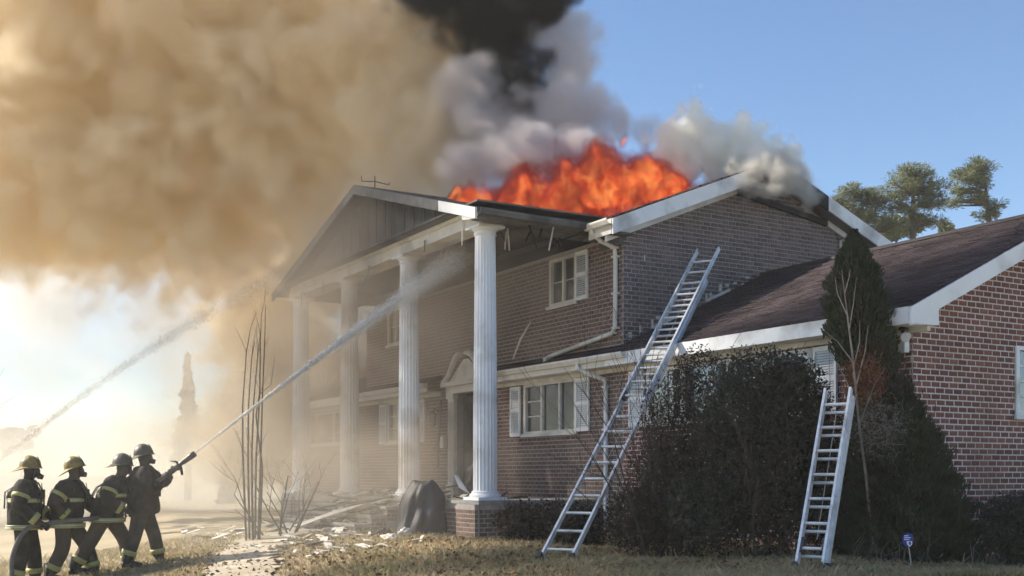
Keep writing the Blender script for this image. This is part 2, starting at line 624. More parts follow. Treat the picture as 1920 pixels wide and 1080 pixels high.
# wing gable end (x = 6.78): bricks one by one where they show largest
W_GAB = (3.88, 6.10, 2.20, 3.08)
g = MB()
for a, b, c, d in wall_rects(2.2, 7.95, 0.2, 3.25, [W_GAB]):
    g.box(6.58, 6.78, a, b, c, d)
g.prism([(2.2, 3.25), (7.95, 3.25), (7.95, 3.42), (WR_B, WR_Z - 0.16), (2.2, wing_top(2.2) - 0.16)], 'x', 6.58, 6.78)
wgable = g.build('wing_gable_wall', M['mortar'], HOUSE)
rects = brick_rects(2.0, 7.95, 0.2, 4.95, [W_GAB], lambda u, z: z < wing_top(u) - 0.20)


def vis_score(rc):
    p = H(6.78, (rc[0] + rc[1]) / 2, (rc[2] + rc[3]) / 2)
    px = 960 + 2129 * p.x / p.y
    py = 891 - 2129 * (p.z - CAM_Z) / p.y
    inside = 1700 < px < 1925 and 455 < py < 935
    hidden = py > 640 and px < 1665 + (py - 640) * 0.47
    return (0 if inside and not hidden else 1, -(rc[1] - rc[0]) * (0 if inside else 1), p.y)


rects.sort(key=vis_score)
bm_ = MB().box(0, PROUD + 0.01, 0, 1, 0, BH - JT).mesh('brick', M['brick'])
half = {}
for i, (a, b, c, d) in enumerate(rects):
    if i < 298:
        key = round(b - a, 3)
        if key not in half:
            half[key] = MB().box(-0.01, PROUD, -key / 2, key / 2, 0, BH - JT).mesh('brick', M['brick'])
        o = link('brick', half[key], wgable)
        o.location = (6.78 + random.uniform(-0.003, 0.003), (a + b) / 2, c + random.uniform(-0.0015, 0.0015))
        o.rotation_euler = (random.uniform(-0.01, 0.01), 0, random.uniform(-0.008, 0.008))
k = MB()
for a, b, c, d in rects[298:]:
    p = PROUD + random.uniform(-0.003, 0.003)
    k.add([(6.78 + p, a, c), (6.78 + p, b, c), (6.78 + p, b, d), (6.78 + p, a, d), (6.77, a, c), (6.77, b, c), (6.77, b, d), (6.77, a, d)],
          [(0, 1, 2, 3), (1, 5, 6, 2), (4, 0, 3, 7), (3, 2, 6, 7), (0, 4, 5, 1)])
k.build('brickwork', M['brick_field'], wgable, kind='stuff')
lg = MB()
lg.prism([(2.2, 0.2), (7.95, 0.2), (7.95, 3.42), (WR_B, WR_Z - 0.16), (2.2, wing_top(2.2) - 0.16)], 'x', -15.3, -15.1)
lg.build('far_gable_wall', M['brick_brown'], HOUSE)


# roofs
def shingled(roof, s0, s1, b0, b1, z_at, material, dirn=1, tab=0.30, course=0.165):
    """Courses of slightly uneven tabs on a slope that rises with b."""
    n = max(1, int(math.hypot(b1 - b0, z_at(b1) - z_at(b0)) / course))
    mb = MB()
    for i in range(n):
        ba, bb = b0 + (b1 - b0) * i / n, b0 + (b1 - b0) * (i + 1.08) / n
        s = s0 - random.random() * tab
        while s < s1:
            a, c = max(s, s0), min(s + tab * random.uniform(0.8, 1.2), s1)
            if c - a > 0.02:
                lift = 0.024 + random.uniform(-0.006, 0.010)
                bj = ba + random.uniform(-0.012, 0.012)
                zt, zu = z_at(bj) + lift, z_at(bb) + 0.004
                v = [(a, bj, zt), (c - 0.005, bj, zt), (c - 0.005, bb, zu), (a, bb, zu), (a, bj, zt - 0.02), (c - 0.005, bj, zt - 0.02)]
                mb.add(v, [(0, 1, 2, 3), (4, 5, 1, 0)])
            s = c if c > s else s + tab
            s = max(s, a + 0.05)
    return mb.build('shingles', material, roof, kind='stuff')


RK = 1.31      # main rake plane
WRK = 7.07     # wing rake plane
r = MB()
r.slab([(-9.8, 1.58, EAVE), (RK, 1.58, EAVE), (RK, RIDGE_B, RIDGE_Z), (-9.8, RIDGE_B, RIDGE_Z)], 0.09)
r.slab([(-9.8, RIDGE_B, RIDGE_Z + 0.001), (RK, RIDGE_B, RIDGE_Z + 0.001), (RK, 8.5, main_top(8.5)), (-9.8, 8.5, main_top(8.5))], 0.09)
main_roof = r.build('main_roof', M['roof'], HOUSE)
shingled(main_roof, -0.2, RK, 1.56, RIDGE_B, main_top, M['shingle'])
# portico roof: ridge along y
PX0, PX1, PXC, PE, PA = -9.0, 0.65, -4.18, 5.56, 6.96
r = MB()
r.slab([(PX0, -0.5, PE), (PXC, -0.5, PA), (PXC, 4.9, PA), (PX0, 4.9, PE)], 0.07)
r.slab([(PXC, -0.5, PA + 0.001), (PX1, -0.5, PE), (PX1, 4.9, PE), (PXC, 4.9, PA + 0.001)], 0.07)
r.build('portico_roof', M['roof'], HOUSE)
r = MB()
r.slab([(1.0, WE_B, WE_Z), (WRK, WE_B, WE_Z), (WRK, WR_B, WR_Z), (1.0, WR_B, WR_Z)], 0.08)
r.slab([(1.0, WR_B, WR_Z + 0.001), (WRK, WR_B, WR_Z + 0.001), (WRK, 8.31, WE_Z), (1.0, 8.31, WE_Z)], 0.08)
r.box(1.0, WRK + 0.01, WR_B - 0.06, WR_B + 0.06, WR_Z - 0.01, WR_Z + 0.035)
wing_roof = r.build('wing_roof', M['roof'], HOUSE)
shingled(wing_roof, 1.0, WRK + 0.02, WE_B - 0.03, WR_B, wing_top, M['shingle'])
r = MB()
r.slab([(-15.6, WE_B, WE_Z), (-9.5, WE_B, WE_Z), (-9.5, WR_B, WR_Z), (-15.6, WR_B, WR_Z)], 0.08)
r.slab([(-15.6, WR_B, WR_Z + 0.001), (-9.5, WR_B, WR_Z + 0.001), (-9.5, 8.31, WE_Z), (-15.6, 8.31, WE_Z)], 0.08)
r.build('far_wing_roof', M['roof'], HOUSE)
# pent roofs over the ground floor windows
for s0, s1 in ((-3.1, 1.0), (-9.5, -5.45)):
    r = MB()
    r.slab([(s0, WE_B, WE_Z), (s1, WE_B, WE_Z), (s1, 2.0, wing_top(2.0)), (s0, 2.0, wing_top(2.0))], 0.07)
    pr = r.build('pent_roof', M['roof'], HOUSE)
    shingled(pr, s0, s1, WE_B - 0.03, 2.0, wing_top, M['shingle'])


# eave trim
def eave_run(s0, s1, fm, gm, frieze=True):
    f = MB()
    f.box(s0, s1, WE_B - 0.03, WE_B - 0.004, WE_Z - 0.20, WE_Z - 0.012)
    f.build('fascia', fm, HOUSE)
    f = MB()
    f.box(s0, s1, WE_B - 0.002, 1.985, WE_Z - 0.20, WE_Z - 0.175)
    f.build('soffit', gm, HOUSE)
    if frieze:
        f = MB()
        f.box(s0, s1, 1.93, 1.984, 3.12, WE_Z - 0.202)
        f.build('frieze_board', gm, HOUSE)


eave_run(-3.1, 1.0, M['cream'], M['cream'])
eave_run(1.0, WRK - 0.03, M['white'], M['cream'])
eave_run(-9.5, -5.45, M['cream'], M['cream'])
eave_run(-15.6, -9.5, M['cream'], M['cream'])


def gutter(pts, mtl, w=0.11, h=0.09):
    """K-shaped trough hung along a line, outer side to the right of travel."""
    a, b = Vector(pts[0]), Vector(pts[1])
    d = (b - a).normalized()
    n = Vector((d.y, -d.x, 0))
    prof = [(0, 0), (0, -h), (w * 0.65, -h), (w, -h * 0.35), (w, 0), (w - 0.012, 0), (w - 0.012, -h * 0.3), (w * 0.6, -h + 0.012), (0.012, -h + 0.012), (0.012, 0)]
    A = [a + n * u + Vector((0, 0, z)) for u, z in prof]
    B = [b + n * u + Vector((0, 0, z)) for u, z in prof]
    m = MB()
    k = len(prof)
    m.add(A + B, [(i, (i + 1) % k, k + (i + 1) % k, k + i) for i in range(k)] + [tuple(range(k))[::-1], tuple(range(k, 2 * k))])
    return m.build('gutter', mtl, HOUSE)


gutter([(-3.1, WE_B - 0.032, WE_Z - 0.02), (1.6, WE_B - 0.032, WE_Z - 0.02)], M['cream'])
gutter([(-9.5, WE_B - 0.032, WE_Z - 0.02), (-5.45, WE_B - 0.032, WE_Z - 0.02)], M['cream'])
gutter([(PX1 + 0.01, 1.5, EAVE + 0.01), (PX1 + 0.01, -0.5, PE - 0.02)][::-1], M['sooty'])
gutter([(PX1 - 0.0, 1.55, EAVE - 0.01), (RK, 1.55, EAVE - 0.01)], M['cream'])

# main block eave: fascia and soffit between portico and rake
f = MB()
f.box(PX1, RK - 0.03, 1.56, 1.58, EAVE - 0.24, EAVE - 0.02)
f.build('fascia', M['cream'], HOUSE)
f = MB()
f.box(PX1 - 0.2, RK - 0.03, 1.582, 1.985, EAVE - 0.22, EAVE - 0.19)
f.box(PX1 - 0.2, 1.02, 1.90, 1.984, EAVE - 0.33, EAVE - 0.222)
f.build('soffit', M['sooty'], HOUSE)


def rake(xa, xb, b_lo, b_top, z_of, h, mtl, drop=0.0, name='rake_board'):
    m = MB()
    bt = b_top
    p = [(b_lo, z_of(b_lo) - drop), (bt, z_of(bt) - drop), (bt, z_of(bt) - drop - h), (b_lo, z_of(b_lo) - drop - h)]
    m.prism(p, 'x', xa, xb)
    return m.build(name, mtl, HOUSE)


rake(RK + 0.003, RK + 0.035, 1.55, RIDGE_B - 0.35, main_top, 0.25, M['white'])
rake(RK + 0.003, RK + 0.035, RIDGE_B - 0.347, RIDGE_B, main_top, 0.25, M['char'], name='charred_rake_board')
rake(RK + 0.003, RK + 0.035, 8.5, RIDGE_B + 1.2, main_top, 0.25, M['white'])
rake(RK + 0.003, RK + 0.035, RIDGE_B + 1.197, RIDGE_B + 0.003, main_top, 0.25, M['char'], name='charred_rake_board')
rake(1.022, 1.075, 1.62, RIDGE_B - 0.7, main_top, 0.10, M['white'], 0.24, 'frieze_board')
rake(1.022, 1.075, 8.08, 6.5, main_top, 0.10, M['white'], 0.24, 'frieze_board')
rake(1.022, 1.075, 6.497, RIDGE_B - 0.697, main_top, 0.10, M['char'], 0.24, 'charred_frieze_board')
# underside of the main rake overhang
f = MB()
for b0, b1 in ((1.6, RIDGE_B - 0.01), (8.48, RIDGE_B + 0.01)):
    f.hexa([(1.02, b0, main_top(b0) - 0.24), (RK, b0, main_top(b0) - 0.24), (RK, b1, main_top(b1) - 0.24), (1.02, b1, main_top(b1) - 0.24)],
           [(1.02, b0, main_top(b0) - 0.22), (RK, b0, main_top(b0) - 0.22), (RK, b1, main_top(b1) - 0.22), (1.02, b1, main_top(b1) - 0.22)])
f.build('rake_soffit', M['sooty'], HOUSE)
# wing rake
rake(WRK + 0.003, WRK + 0.035, WE_B - 0.06, WR_B, wing_top, 0.21, M['white'])
rake(WRK + 0.003, WRK + 0.035, 8.31, WR_B + 0.003, wing_top, 0.21, M['white'])
f = MB()
f.prism([(WE_B - 0.06, WE_Z - 0.21), (2.05, WE_Z - 0.21), (2.05, wing_top(2.05) - 0.20), (WE_B - 0.06, wing_top(WE_B - 0.06) - 0.205)], 'x', WRK + 0.001, WRK + 0.034)
f.box(6.80, WRK, WE_B - 0.03, 2.05, WE_Z - 0.21, WE_Z - 0.19)
f.build('eave_return', M['white'], HOUSE)
f = MB()
for b0, b1 in ((2.06, WR_B - 0.01), (8.29, WR_B + 0.01)):
    f.hexa([(6.795, b0, wing_top(b0) - 0.205), (WRK, b0, wing_top(b0) - 0.205), (WRK, b1, wing_top(b1) - 0.205), (6.795, b1, wing_top(b1) - 0.205)],
           [(6.795, b0, wing_top(b0) - 0.185), (WRK, b0, wing_top(b0) - 0.185), (WRK, b1, wing_top(b1) - 0.185), (6.795, b1, wing_top(b1) - 0.185)])
f.build('rake_soffit', M['white'], HOUSE)

# torn flashing along the wing roof against the gable wall
k = MB()
for i in range(26):
    b = random.uniform(2.05, 4.6)
    z = wing_top(b)
    w, h = random.uniform(0.02, 0.10), random.choice([0.02, 0.03, 0.05, 0.11])
    if h > 0.1:
        w = 0.022
    dz = random.uniform(0.01, 0.16)
    k.box(1.015, 1.03 + random.uniform(0, 0.03), b, b + w, z + dz, z + dz + h)
for b0, b1 in ((2.6, 3.0), (3.7, 4.2)):
    k.hexa([(1.02, b0, wing_top(b0) + 0.03), (1.08, b0, wing_top(b0) + 0.02), (1.08, b1, wing_top(b1) + 0.02), (1.02, b1, wing_top(b1) + 0.03)],
           [(1.02, b0, wing_top(b0) + 0.07), (1.09, b0, wing_top(b0) + 0.045), (1.07, b1, wing_top(b1) + 0.04), (1.02, b1, wing_top(b1) + 0.06)])
k.box(1.014, 1.022, 2.40, 2.42, 4.95, 5.05)
k.build('torn_flashing', M['paper'], HOUSE, kind='stuff')
# conduit on the gable
k = MB()
k.tube([(1.04, 6.85, 5.75), (1.04, 6.85, 4.6)], 0.022, 6)
k.box(1.02, 1.2, 6.87, 7.25, 5.72, 5.76)
k.build('conduit', M['cream'], HOUSE)


# downspouts
def downspout(pts, mtl=M['cream']):
    m = MB()
    m.tube(pts, 0.038, 8)
    o = m.build('downspout', mtl, HOUSE)
    for p in pts[2:-1]:
        c = MB()
        c.box(p[0] - 0.055, p[0] + 0.055, p[1] - 0.045, p[1] + 0.055, p[2] - 0.015, p[2] + 0.015)
        c.build('strap', mtl, o)
    return o


downspout([(0.80, 1.52, 5.42), (0.80, 1.52, 5.34), (0.83, 1.70, 5.22), (0.86, 1.92, 5.14), (0.86, 1.94, 5.0), (0.86, 1.94, 4.4), (0.86, 1.93, 3.84), (0.80, 1.92, 3.76), (-0.95, 1.86, 3.55), (-1.02, 1.80, 3.50), (-1.03, 1.74, 3.40)])
downspout([(0.30, 1.57, 3.32), (0.30, 1.57, 3.22), (0.42, 1.72, 3.12), (0.58, 1.93, 3.02), (0.59, 1.94, 2.9), (0.59, 1.94, 2.2), (0.59, 1.94, 0.55)], M['white'])


# windows ------------------------------------------------------------
def window(op, cols, rows, curtain=(1.0,), y=2.0, label=None, plane='front', dark_first=False):
    """A framed window with panes set back in the wall; cols lights side by side, each cut into rows panes by muntins."""
    s0, s1, z0, z1 = op

    def T(mb, a, b, c, d, e, f_):
        if plane == 'front':
            mb.box(a, b, y + c, y + d, e, f_)
        else:
            mb.box(6.78 - d, 6.78 - c, a, b, e, f_)

    fr = MB()
    fw = 0.05
    T(fr, s0 - 0.02, s0 + fw, -0.03, 0.12, z0, z1)
    T(fr, s1 - fw, s1 + 0.02, -0.03, 0.12, z0, z1)
    T(fr, s0 + fw, s1 - fw, -0.03, 0.12, z1 - fw, z1)
    T(fr, s0 + fw, s1 - fw, -0.03, 0.12, z0, z0 + fw)
    o = fr.build('window', M['cream'] if plane == 'front' else M['white'], HOUSE)
    if label:
        o['label'] = label
    sl = MB()
    T(sl, s0 - 0.07, s1 + 0.07, -0.07, -0.032, z0 - 0.05, z0 + 0.005)
    sl.build('sill', M['cream'], o)
    n = len(cols)
    x = s0 + fw
    tot = sum(cols)
    for i, c in enumerate(cols):
        w = (s1 - s0 - 2 * fw) * c / tot
        if i:
            mu = MB()
            T(mu, x - 0.025, x + 0.025, -0.02, 0.10, z0 + fw, z1 - fw)
            mu.build('mullion', M['cream'], o)
        nr, nc = rows[i]
        zz0, zz1 = z0 + fw, z1 - fw
        for q in range(1, nr):
            mu = MB()
            zc = zz0 + (zz1 - zz0) * q / nr
            T(mu, x + 0.025, x + w - 0.025, 0.006, 0.024, zc - 0.010, zc + 0.010)
            mu.build('muntin', M['white'], o)
        for q in range(1, nc):
            mu = MB()
            xc = x + w * q / nc
            T(mu, xc - 0.010, xc + 0.010, 0.005, 0.025, zz0, zz1)
            mu.build('muntin', M['white'], o)
        pa = MB()
        T(pa, x, x + w, 0.026, 0.032, zz0, zz1)
        pa.build('pane', M['glass'], o)
        cu = MB()
        kind = curtain[i % len(curtain)]
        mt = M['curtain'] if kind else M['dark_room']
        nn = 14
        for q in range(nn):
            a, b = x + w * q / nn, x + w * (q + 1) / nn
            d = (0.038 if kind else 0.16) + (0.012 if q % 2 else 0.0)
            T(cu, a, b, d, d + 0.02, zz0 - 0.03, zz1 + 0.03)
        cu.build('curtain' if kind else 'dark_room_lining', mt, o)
        x += w
    return o


window(W_LOW_R, (1, 1.1, 0.9), ((3, 1), (1, 1), (1, 1)), (0, 1, 1), label='wide white framed window with pale curtains behind its right-hand panes')
window(W_UP_R, (1, 1), ((2, 1), (2, 1)), (0, 1))
window(W_LOW_L, (1, 1, 1), ((3, 1), (1, 1), (1, 1)), (0, 1, 1))
window(W_UP_L, (1, 1), ((2, 1), (2, 1)), (0, 0))
window(W_WING, (1, 1.3, 1, 1), ((3, 2), (1, 1), (3, 2), (1, 1)), (0, 1, 0, 1))
window(W_LW, (1, 1.3, 1), ((3, 2), (1, 1), (3, 2)), (0, 1, 0))
window(W_GAB, (1, 1), ((4, 3), (4, 3)), (0, 0), plane='gable')


def shutter(s0, s1, z0, z1, mtl=M['shutter'], y=2.0):
    o = MB()
    yf, yb = y - 0.055, y - 0.017
    st = 0.035
    zm = z0 + (z1 - z0) * 0.52
    o.box(s0, s0 + st, yf, yb, z0, z1)
    o.box(s1 - st, s1, yf, yb, z0, z1)
    for a, b in ((z0, z0 + 0.06), (zm - 0.03, zm + 0.03), (z1 - 0.06, z1)):
        o.box(s0 + st, s1 - st, yf + 0.002, yb, a, b)
    ob = o.build('shutter', mtl, HOUSE)
    lv = MB()
    for a, b in ((z0 + 0.06, zm - 0.03), (zm + 0.03, z1 - 0.06)):
        n = int((b - a) / 0.032)
        for i in range(n):
            z = a + (b - a) * (i + 0.5) / n
            lv.hexa([(s0 + st, yf + 0.008, z - 0.016), (s1 - st, yf + 0.008, z - 0.016), (s1 - st, yb - 0.002, z + 0.010), (s0 + st, yb - 0.002, z + 0.010)],
                    [(s0 + st, yf + 0.012, z - 0.010), (s1 - st, yf + 0.012, z - 0.010), (s1 - st, yb - 0.002, z + 0.016), (s0 + st, yb - 0.002, z + 0.016)])
    lv.build('louvers', mtl, ob, kind='stuff')
    return ob


shutter(-2.56, -2.20, 2.17, 3.10)
shutter(-0.33, 0.07, 2.20, 3.11)
shutter(-0.34, 0.02, 4.44, 5.27)
shutter(-6.60, -6.24, 2.17, 3.10)
shutter(-8.65, -8.25, 2.17, 3.10)
shutter(-7.30, -6.94, 4.44, 5.27)
shutter(1.20, 1.58, 2.22, 3.10)
shutter(5.22, 5.62, 2.22, 3.10)
shutter(-10.5, -10.15, 2.22, 3.10)


# door and its surround ---------------------------------------------
def door():
    dc = -4.28
    s0, s1, z0, z1 = DOOR
    d = MB()
    d.box(s0 + 0.05, s1 - 0.05, 2.10, 2.15, z0, z1 - 0.05)
    o = d.build('front_door', mat('door_paint', (0.10, 0.095, 0.085), (0.07, 0.066, 0.06), 6, 0.6), HOUSE)
    p = MB()
    for a, b in ((s0 + 0.14, dc - 0.05), (dc + 0.05, s1 - 0.14)):
        for c, e in ((z0 + 0.2, z0 + 0.85), (z0 + 1.0, z1 - 0.2)):
            p.box(a, b, 2.085, 2.10, c, e)
    p.build('door_panel', M['sooty'], o)
    h = MB()
    h.tube([(s1 - 0.14, 2.09, z0 + 1.0), (s1 - 0.14, 2.04, z0 + 1.0)], 0.03, 8)
    h.build('handle', M['brass'], o)
    s = MB()
    for a in (-1, 1):
        x = dc + a * 0.62
        s.box(x - 0.13, x + 0.13, 1.90, 1.985, FLOOR, 3.02)
        s.box(x - 0.16, x + 0.16, 1.87, 1.986, FLOOR, FLOOR + 0.2)
        s.box(x - 0.16, x + 0.16, 1.87, 1.986, 3.02, 3.12)
        for i in (-1, 0, 1):
            s.box(x + i * 0.07 - 0.02, x + i * 0.07 + 0.02, 1.885, 1.90, FLOOR + 0.25, 2.95)
    s.box(dc - 0.80, dc + 0.80, 1.88, 1.987, 3.12, 3.27)
    s.box(dc - 0.90, dc + 0.90, 1.80, 1.988, 3.27, 3.36)
    so = s.build('door_surround', M['cream'], HOUSE)
    t = MB()
    t.prism([(dc - 0.78, 3.36), (dc + 0.78, 3.36), (dc + 0.1, 3.80), (dc - 0.1, 3.80)], 'y', 1.93, 1.985)
    t.build('pediment_panel', M['cream'], so)
    for a in (-1, 1):       # swan-neck scrolls
        pts = []
        for i in range(13):
            q = i / 12
            x = dc + a * (0.92 - 0.74 * q)
            z = 3.38 + 0.52 * (q ** 1.0) + 0.06 * math.sin(q * 2 * math.pi) * -1
            pts.append((x, 1.88, z))
        m = MB()
        m.tube(pts, [0.055 + 0.015 * q / 12 for q in range(13)], 8, flat=0.9)
        m.lathe([(0.0, -0.0), (0.075, 0.0), (0.075, 0.06), (0.0, 0.06)], (dc + a * 0.16, 1.86, 3.86), 12)
        m.build('scroll', M['cream'], so)
    # loose trim board hanging across the jamb
    k = MB()
    k.hexa([(-5.20, 1.80, 3.0), (-5.12, 1.78, 3.0), (-4.70, 1.5, 1.62), (-4.78, 1.52, 1.62)], [(-5.20, 1.83, 3.0), (-5.12, 1.81, 3.0), (-4.70, 1.53, 1.62), (-4.78, 1.55, 1.62)])
    k.build('hanging_trim_board', M['sooty'], HOUSE)
    # mailbox and wall lantern
    k = MB()
    k.prism([(1.90, 2.02), (1.984, 2.02), (1.984, 2.26), (1.92, 2.26), (1.90, 2.22)], 'x', -5.42, -5.24)
    mbx = k.build('mailbox', M['cream'], HOUSE)
    k = MB()
    k.box(-5.425, -5.235, 1.885, 1.899, 2.19, 2.235)
    k.build('lid', M['white'], mbx)
    k = MB()
    k.box(-5.60, -5.54, 1.955, 1.985, 2.55, 2.85)
    k.tube([(-5.57, 1.95, 2.8), (-5.57, 1.86, 2.86), (-5.57, 1.82, 2.80)], 0.012, 6)
    ln = k.build('wall_lantern', M['black_plastic'], HOUSE)
    k = MB()
    k.lathe([(0.02, 0.30), (0.085, 0.24), (0.075, 0.23), (0.06, 0.0), (0.03, -0.03)], (-5.57, 1.82, 2.50), 6)
    k.build('lantern_glass', mat('smoked_glass', (0.12, 0.12, 0.12), (0.08, 0.08, 0.08), 5, 0.2), ln)


door()

# portico ----------------------------------------------------------------
COLS = [0.0, -2.86, -5.70, -8.56]
for i, s in enumerate(COLS):
    n, fl = 40, 20
    shaft = MB()
    verts, faces = [], []
    zs = np.linspace(FLOOR + 0.14, 5.30, 12)
    nn = 160
    for z in zs:
        q = (z - FLOOR) / 4.3
        rr = 0.195 - 0.030 * max(0, q - 0.3) / 0.7
        for kk in range(nn):
            t = 2 * math.pi * kk / nn
            d = abs(math.sin(t * fl / 2))
            fade = 1.0 if 0.03 < q < 0.97 else 0.0
            ra = rr - 0.013 * fade * (d ** 0.7)
            verts.append((s + ra * math.cos(t), ra * math.sin(t), z))
    for a in range(len(zs) - 1):
        for kk in range(nn):
            faces.append((a * nn + kk, a * nn + (kk + 1) % nn, (a + 1) * nn + (kk + 1) % nn, (a + 1) * nn + kk))
    shaft.add(verts, faces)
    c = shaft.build('column', M['column'], HOUSE)
    b = MB()
    b.box(s - 0.26, s + 0.26, -0.26, 0.26, FLOOR + 0.001, FLOOR + 0.05)
    b.lathe([(0.25, 0.05), (0.258, 0.08), (0.24, 0.105), (0.215, 0.11), (0.222, 0.135), (0.20, 0.15)], (s, 0, FLOOR), 32)
    b.build('column_base', M['column'], c)
    b = MB()
    b.lathe([(0.166, 5.28), (0.185, 5.285), (0.185, 5.305), (0.170, 5.31), (0.172, 5.34), (0.20, 5.36), (0.222, 5.385)], (s, 0, 0), 32)
    b.box(s - 0.235, s + 0.235, -0.235, 0.235, 5.385, 5.425)
    b.build('column_capital', M['column'], c)

e = MB()
e.box(-8.80, 0.24, -0.20, 0.20, 5.427, 5.66)
ent = e.build('entablature', M['cream'], HOUSE)
e = MB()
e.box(-8.86, 0.30, -0.26, -0.202, 5.60, 5.66)
e.build('cornice', M['cream'], ent)
e = MB()
e.box(-0.16, 0.24, 0.202, 1.98, 5.43, 5.64)
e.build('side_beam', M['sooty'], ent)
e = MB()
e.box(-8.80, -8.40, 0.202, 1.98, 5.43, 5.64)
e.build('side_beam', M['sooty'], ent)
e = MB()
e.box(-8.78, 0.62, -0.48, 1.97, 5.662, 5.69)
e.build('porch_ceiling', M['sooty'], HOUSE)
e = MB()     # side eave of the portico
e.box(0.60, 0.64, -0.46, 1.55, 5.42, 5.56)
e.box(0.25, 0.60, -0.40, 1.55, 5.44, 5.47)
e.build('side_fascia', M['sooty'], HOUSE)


def p_top(s):
    return PA - (PA - PE) * abs(s - PXC) / (PX1 - PXC)


ty = MB()
ty.prism([(-8.70, 5.692), (0.30, 5.692), (PXC, PA - 0.09)], 'y', -0.19, -0.12)
tym = ty.build('pediment_wall', mat('burnt_siding', (0.10, 0.094, 0.086), (0.055, 0.052, 0.05), 2.2, 0.85, 0.3, 12, stretch=(3, 3, 0.6), stain=(0.05, 0.048, 0.047), stain_scale=0.9), HOUSE)
s = -8.4
while s < 0.1:
    z1 = p_top(s) - 0.12
    if z1 > 5.76:
        bt = MB()
        bt.box(s - 0.012, s + 0.012, -0.202, -0.188, 5.70, z1)
        bt.build('batten', M['sooty'], tym)
    s += 0.41
for nm, a, b, mt in (('rake_board', PX1, -0.6, M['white']), ('scorched_rake_board', -0.603, PXC, M['sooty']), ('scorched_rake_board', PX0, PXC - 0.003, M['sooty'])):
    m = MB()
    h0 = 0.17
    m.prism([(a, p_top(a) - 0.01), (b, p_top(b) - 0.01), (b, p_top(b) - 0.01 - h0), (a, p_top(a) - 0.01 - h0)], 'y', -0.54, -0.503)
    m.build(nm, mt, HOUSE)
m = MB()
m.prism([(PX1, 5.39), (PX1, p_top(PX1) - 0.18), (0.2, p_top(0.2) - 0.18), (0.2, 5.44), (0.45, 5.40)], 'y', -0.53, -0.49)
m.build('eave_return', M['cream'], HOUSE)
# torn strips hanging off the entablature
for s, z, l in ((-0.35, 5.72, 0.55), (-1.75, 5.50, 0.2), (-4.2, 5.45, 0.22), (-6.6, 5.50, 0.25), (-7.9, 5.46, 0.35), (-7.75, 5.44, 0.2)):
    m = MB()
    w = random.uniform(0.03, 0.06)
    m.hexa([(s, -0.235, z), (s + w, -0.235, z), (s + w * 0.8, -0.25, z - l), (s + w * 0.2, -0.25, z - l)],
           [(s, -0.222, z), (s + w, -0.222, z), (s + w * 0.8, -0.24, z - l), (s + w * 0.2, -0.24, z - l)])
    m.build('hanging_strip', M['cream'] if l > 0.4 else M['sooty'], HOUSE)
for q in range(9):      # burnt lath hanging under the side eave
    s, b = random.uniform(-0.2, 0.55), random.uniform(0.3, 1.5)
    l = random.uniform(0.12, 0.4)
    m = MB()
    m.tube([(s, b, 5.44), (s + random.uniform(-0.1, 0.1), b + random.uniform(-0.15, 0.15), 5.44 - l)], 0.014, 5)
    m.build('burnt_lath', M['char'] if q % 3 else M['paper'], HOUSE)
# fallen strip on the pent roof, antenna on the ridge
m = MB()
m.tube([(-2.35, 1.9, 3.62), (-2.05, 1.88, 3.95), (-1.75, 1.92, 4.25)], [0.02, 0.024, 0.012], 6)
m.build('fallen_strip', M['cream'], HOUSE)
m = MB()
m.tube([(PXC, -0.1, PA), (PXC, -0.1, PA + 0.22)], 0.012, 6)
m.tube([(PXC - 0.05, -0.35, PA + 0.10), (PXC, -0.1, PA + 0.12), (PXC, 0.2, PA + 0.09)], 0.010, 6)
m.tube([(PXC - 0.05, -0.35, PA + 0.10), (PXC - 0.05, -0.36, PA + 0.20)], 0.010, 6)
m.tube([(PXC, 0.2, PA + 0.09), (PXC, 0.2, PA + 0.15)], 0.010, 6)
m.build('antenna', M['black_plastic'], HOUSE)

# porch base, pedestals and steps ----------------------------------------
pb = MB()
pb.box(-8.95, 0.30, -0.26, 1.99, 0.2, FLOOR - 0.06)
porch = pb.build('porch_base', M['mortar_soot'], HOUSE)
fl_ = MB()
fl_.box(-8.98, 0.33, -0.30, 1.98, FLOOR - 0.058, FLOOR)
fl_.build('porch_floor', M['concrete'], porch)
k = MB()
for a, b, c, d in brick_rects(-8.95, 0.30, 0.2, FLOOR - 0.06, [(-6.05, -2.45, 0, 1.2)]):
    k.box(a, b, -0.26 - PROUD, -0.25, c, d)
for a, b, c, d in brick_rects(-0.26, 1.99, 0.2, FLOOR - 0.06):
    k.box(0.29, 0.30 + PROUD, a, b, c, d)
k.build('brickwork', M['brick_brown'], porch, kind='stuff')
for s in COLS:
    if s < -2.5 and s > -6.2:
        continue
    p = MB()
    p.box(s - 0.31, s + 0.31, -0.36, -0.275, 0.2, FLOOR - 0.061)
    po = p.build('pedestal', M['mortar_soot'], HOUSE)
    k = MB()
    for a, b, c, d in brick_rects(s - 0.31, s + 0.31, 0.2, FLOOR - 0.065):
        k.box(a, b, -0.36 - PROUD, -0.35, c, d)
    for a, b, c, d in brick_rects(-0.36, -0.28, 0.2, FLOOR - 0.065):
        k.box(s + 0.30, s + 0.31 + PROUD, a, b, c, d)
    k.build('brickwork', M['brick_brown'], po, kind='stuff')
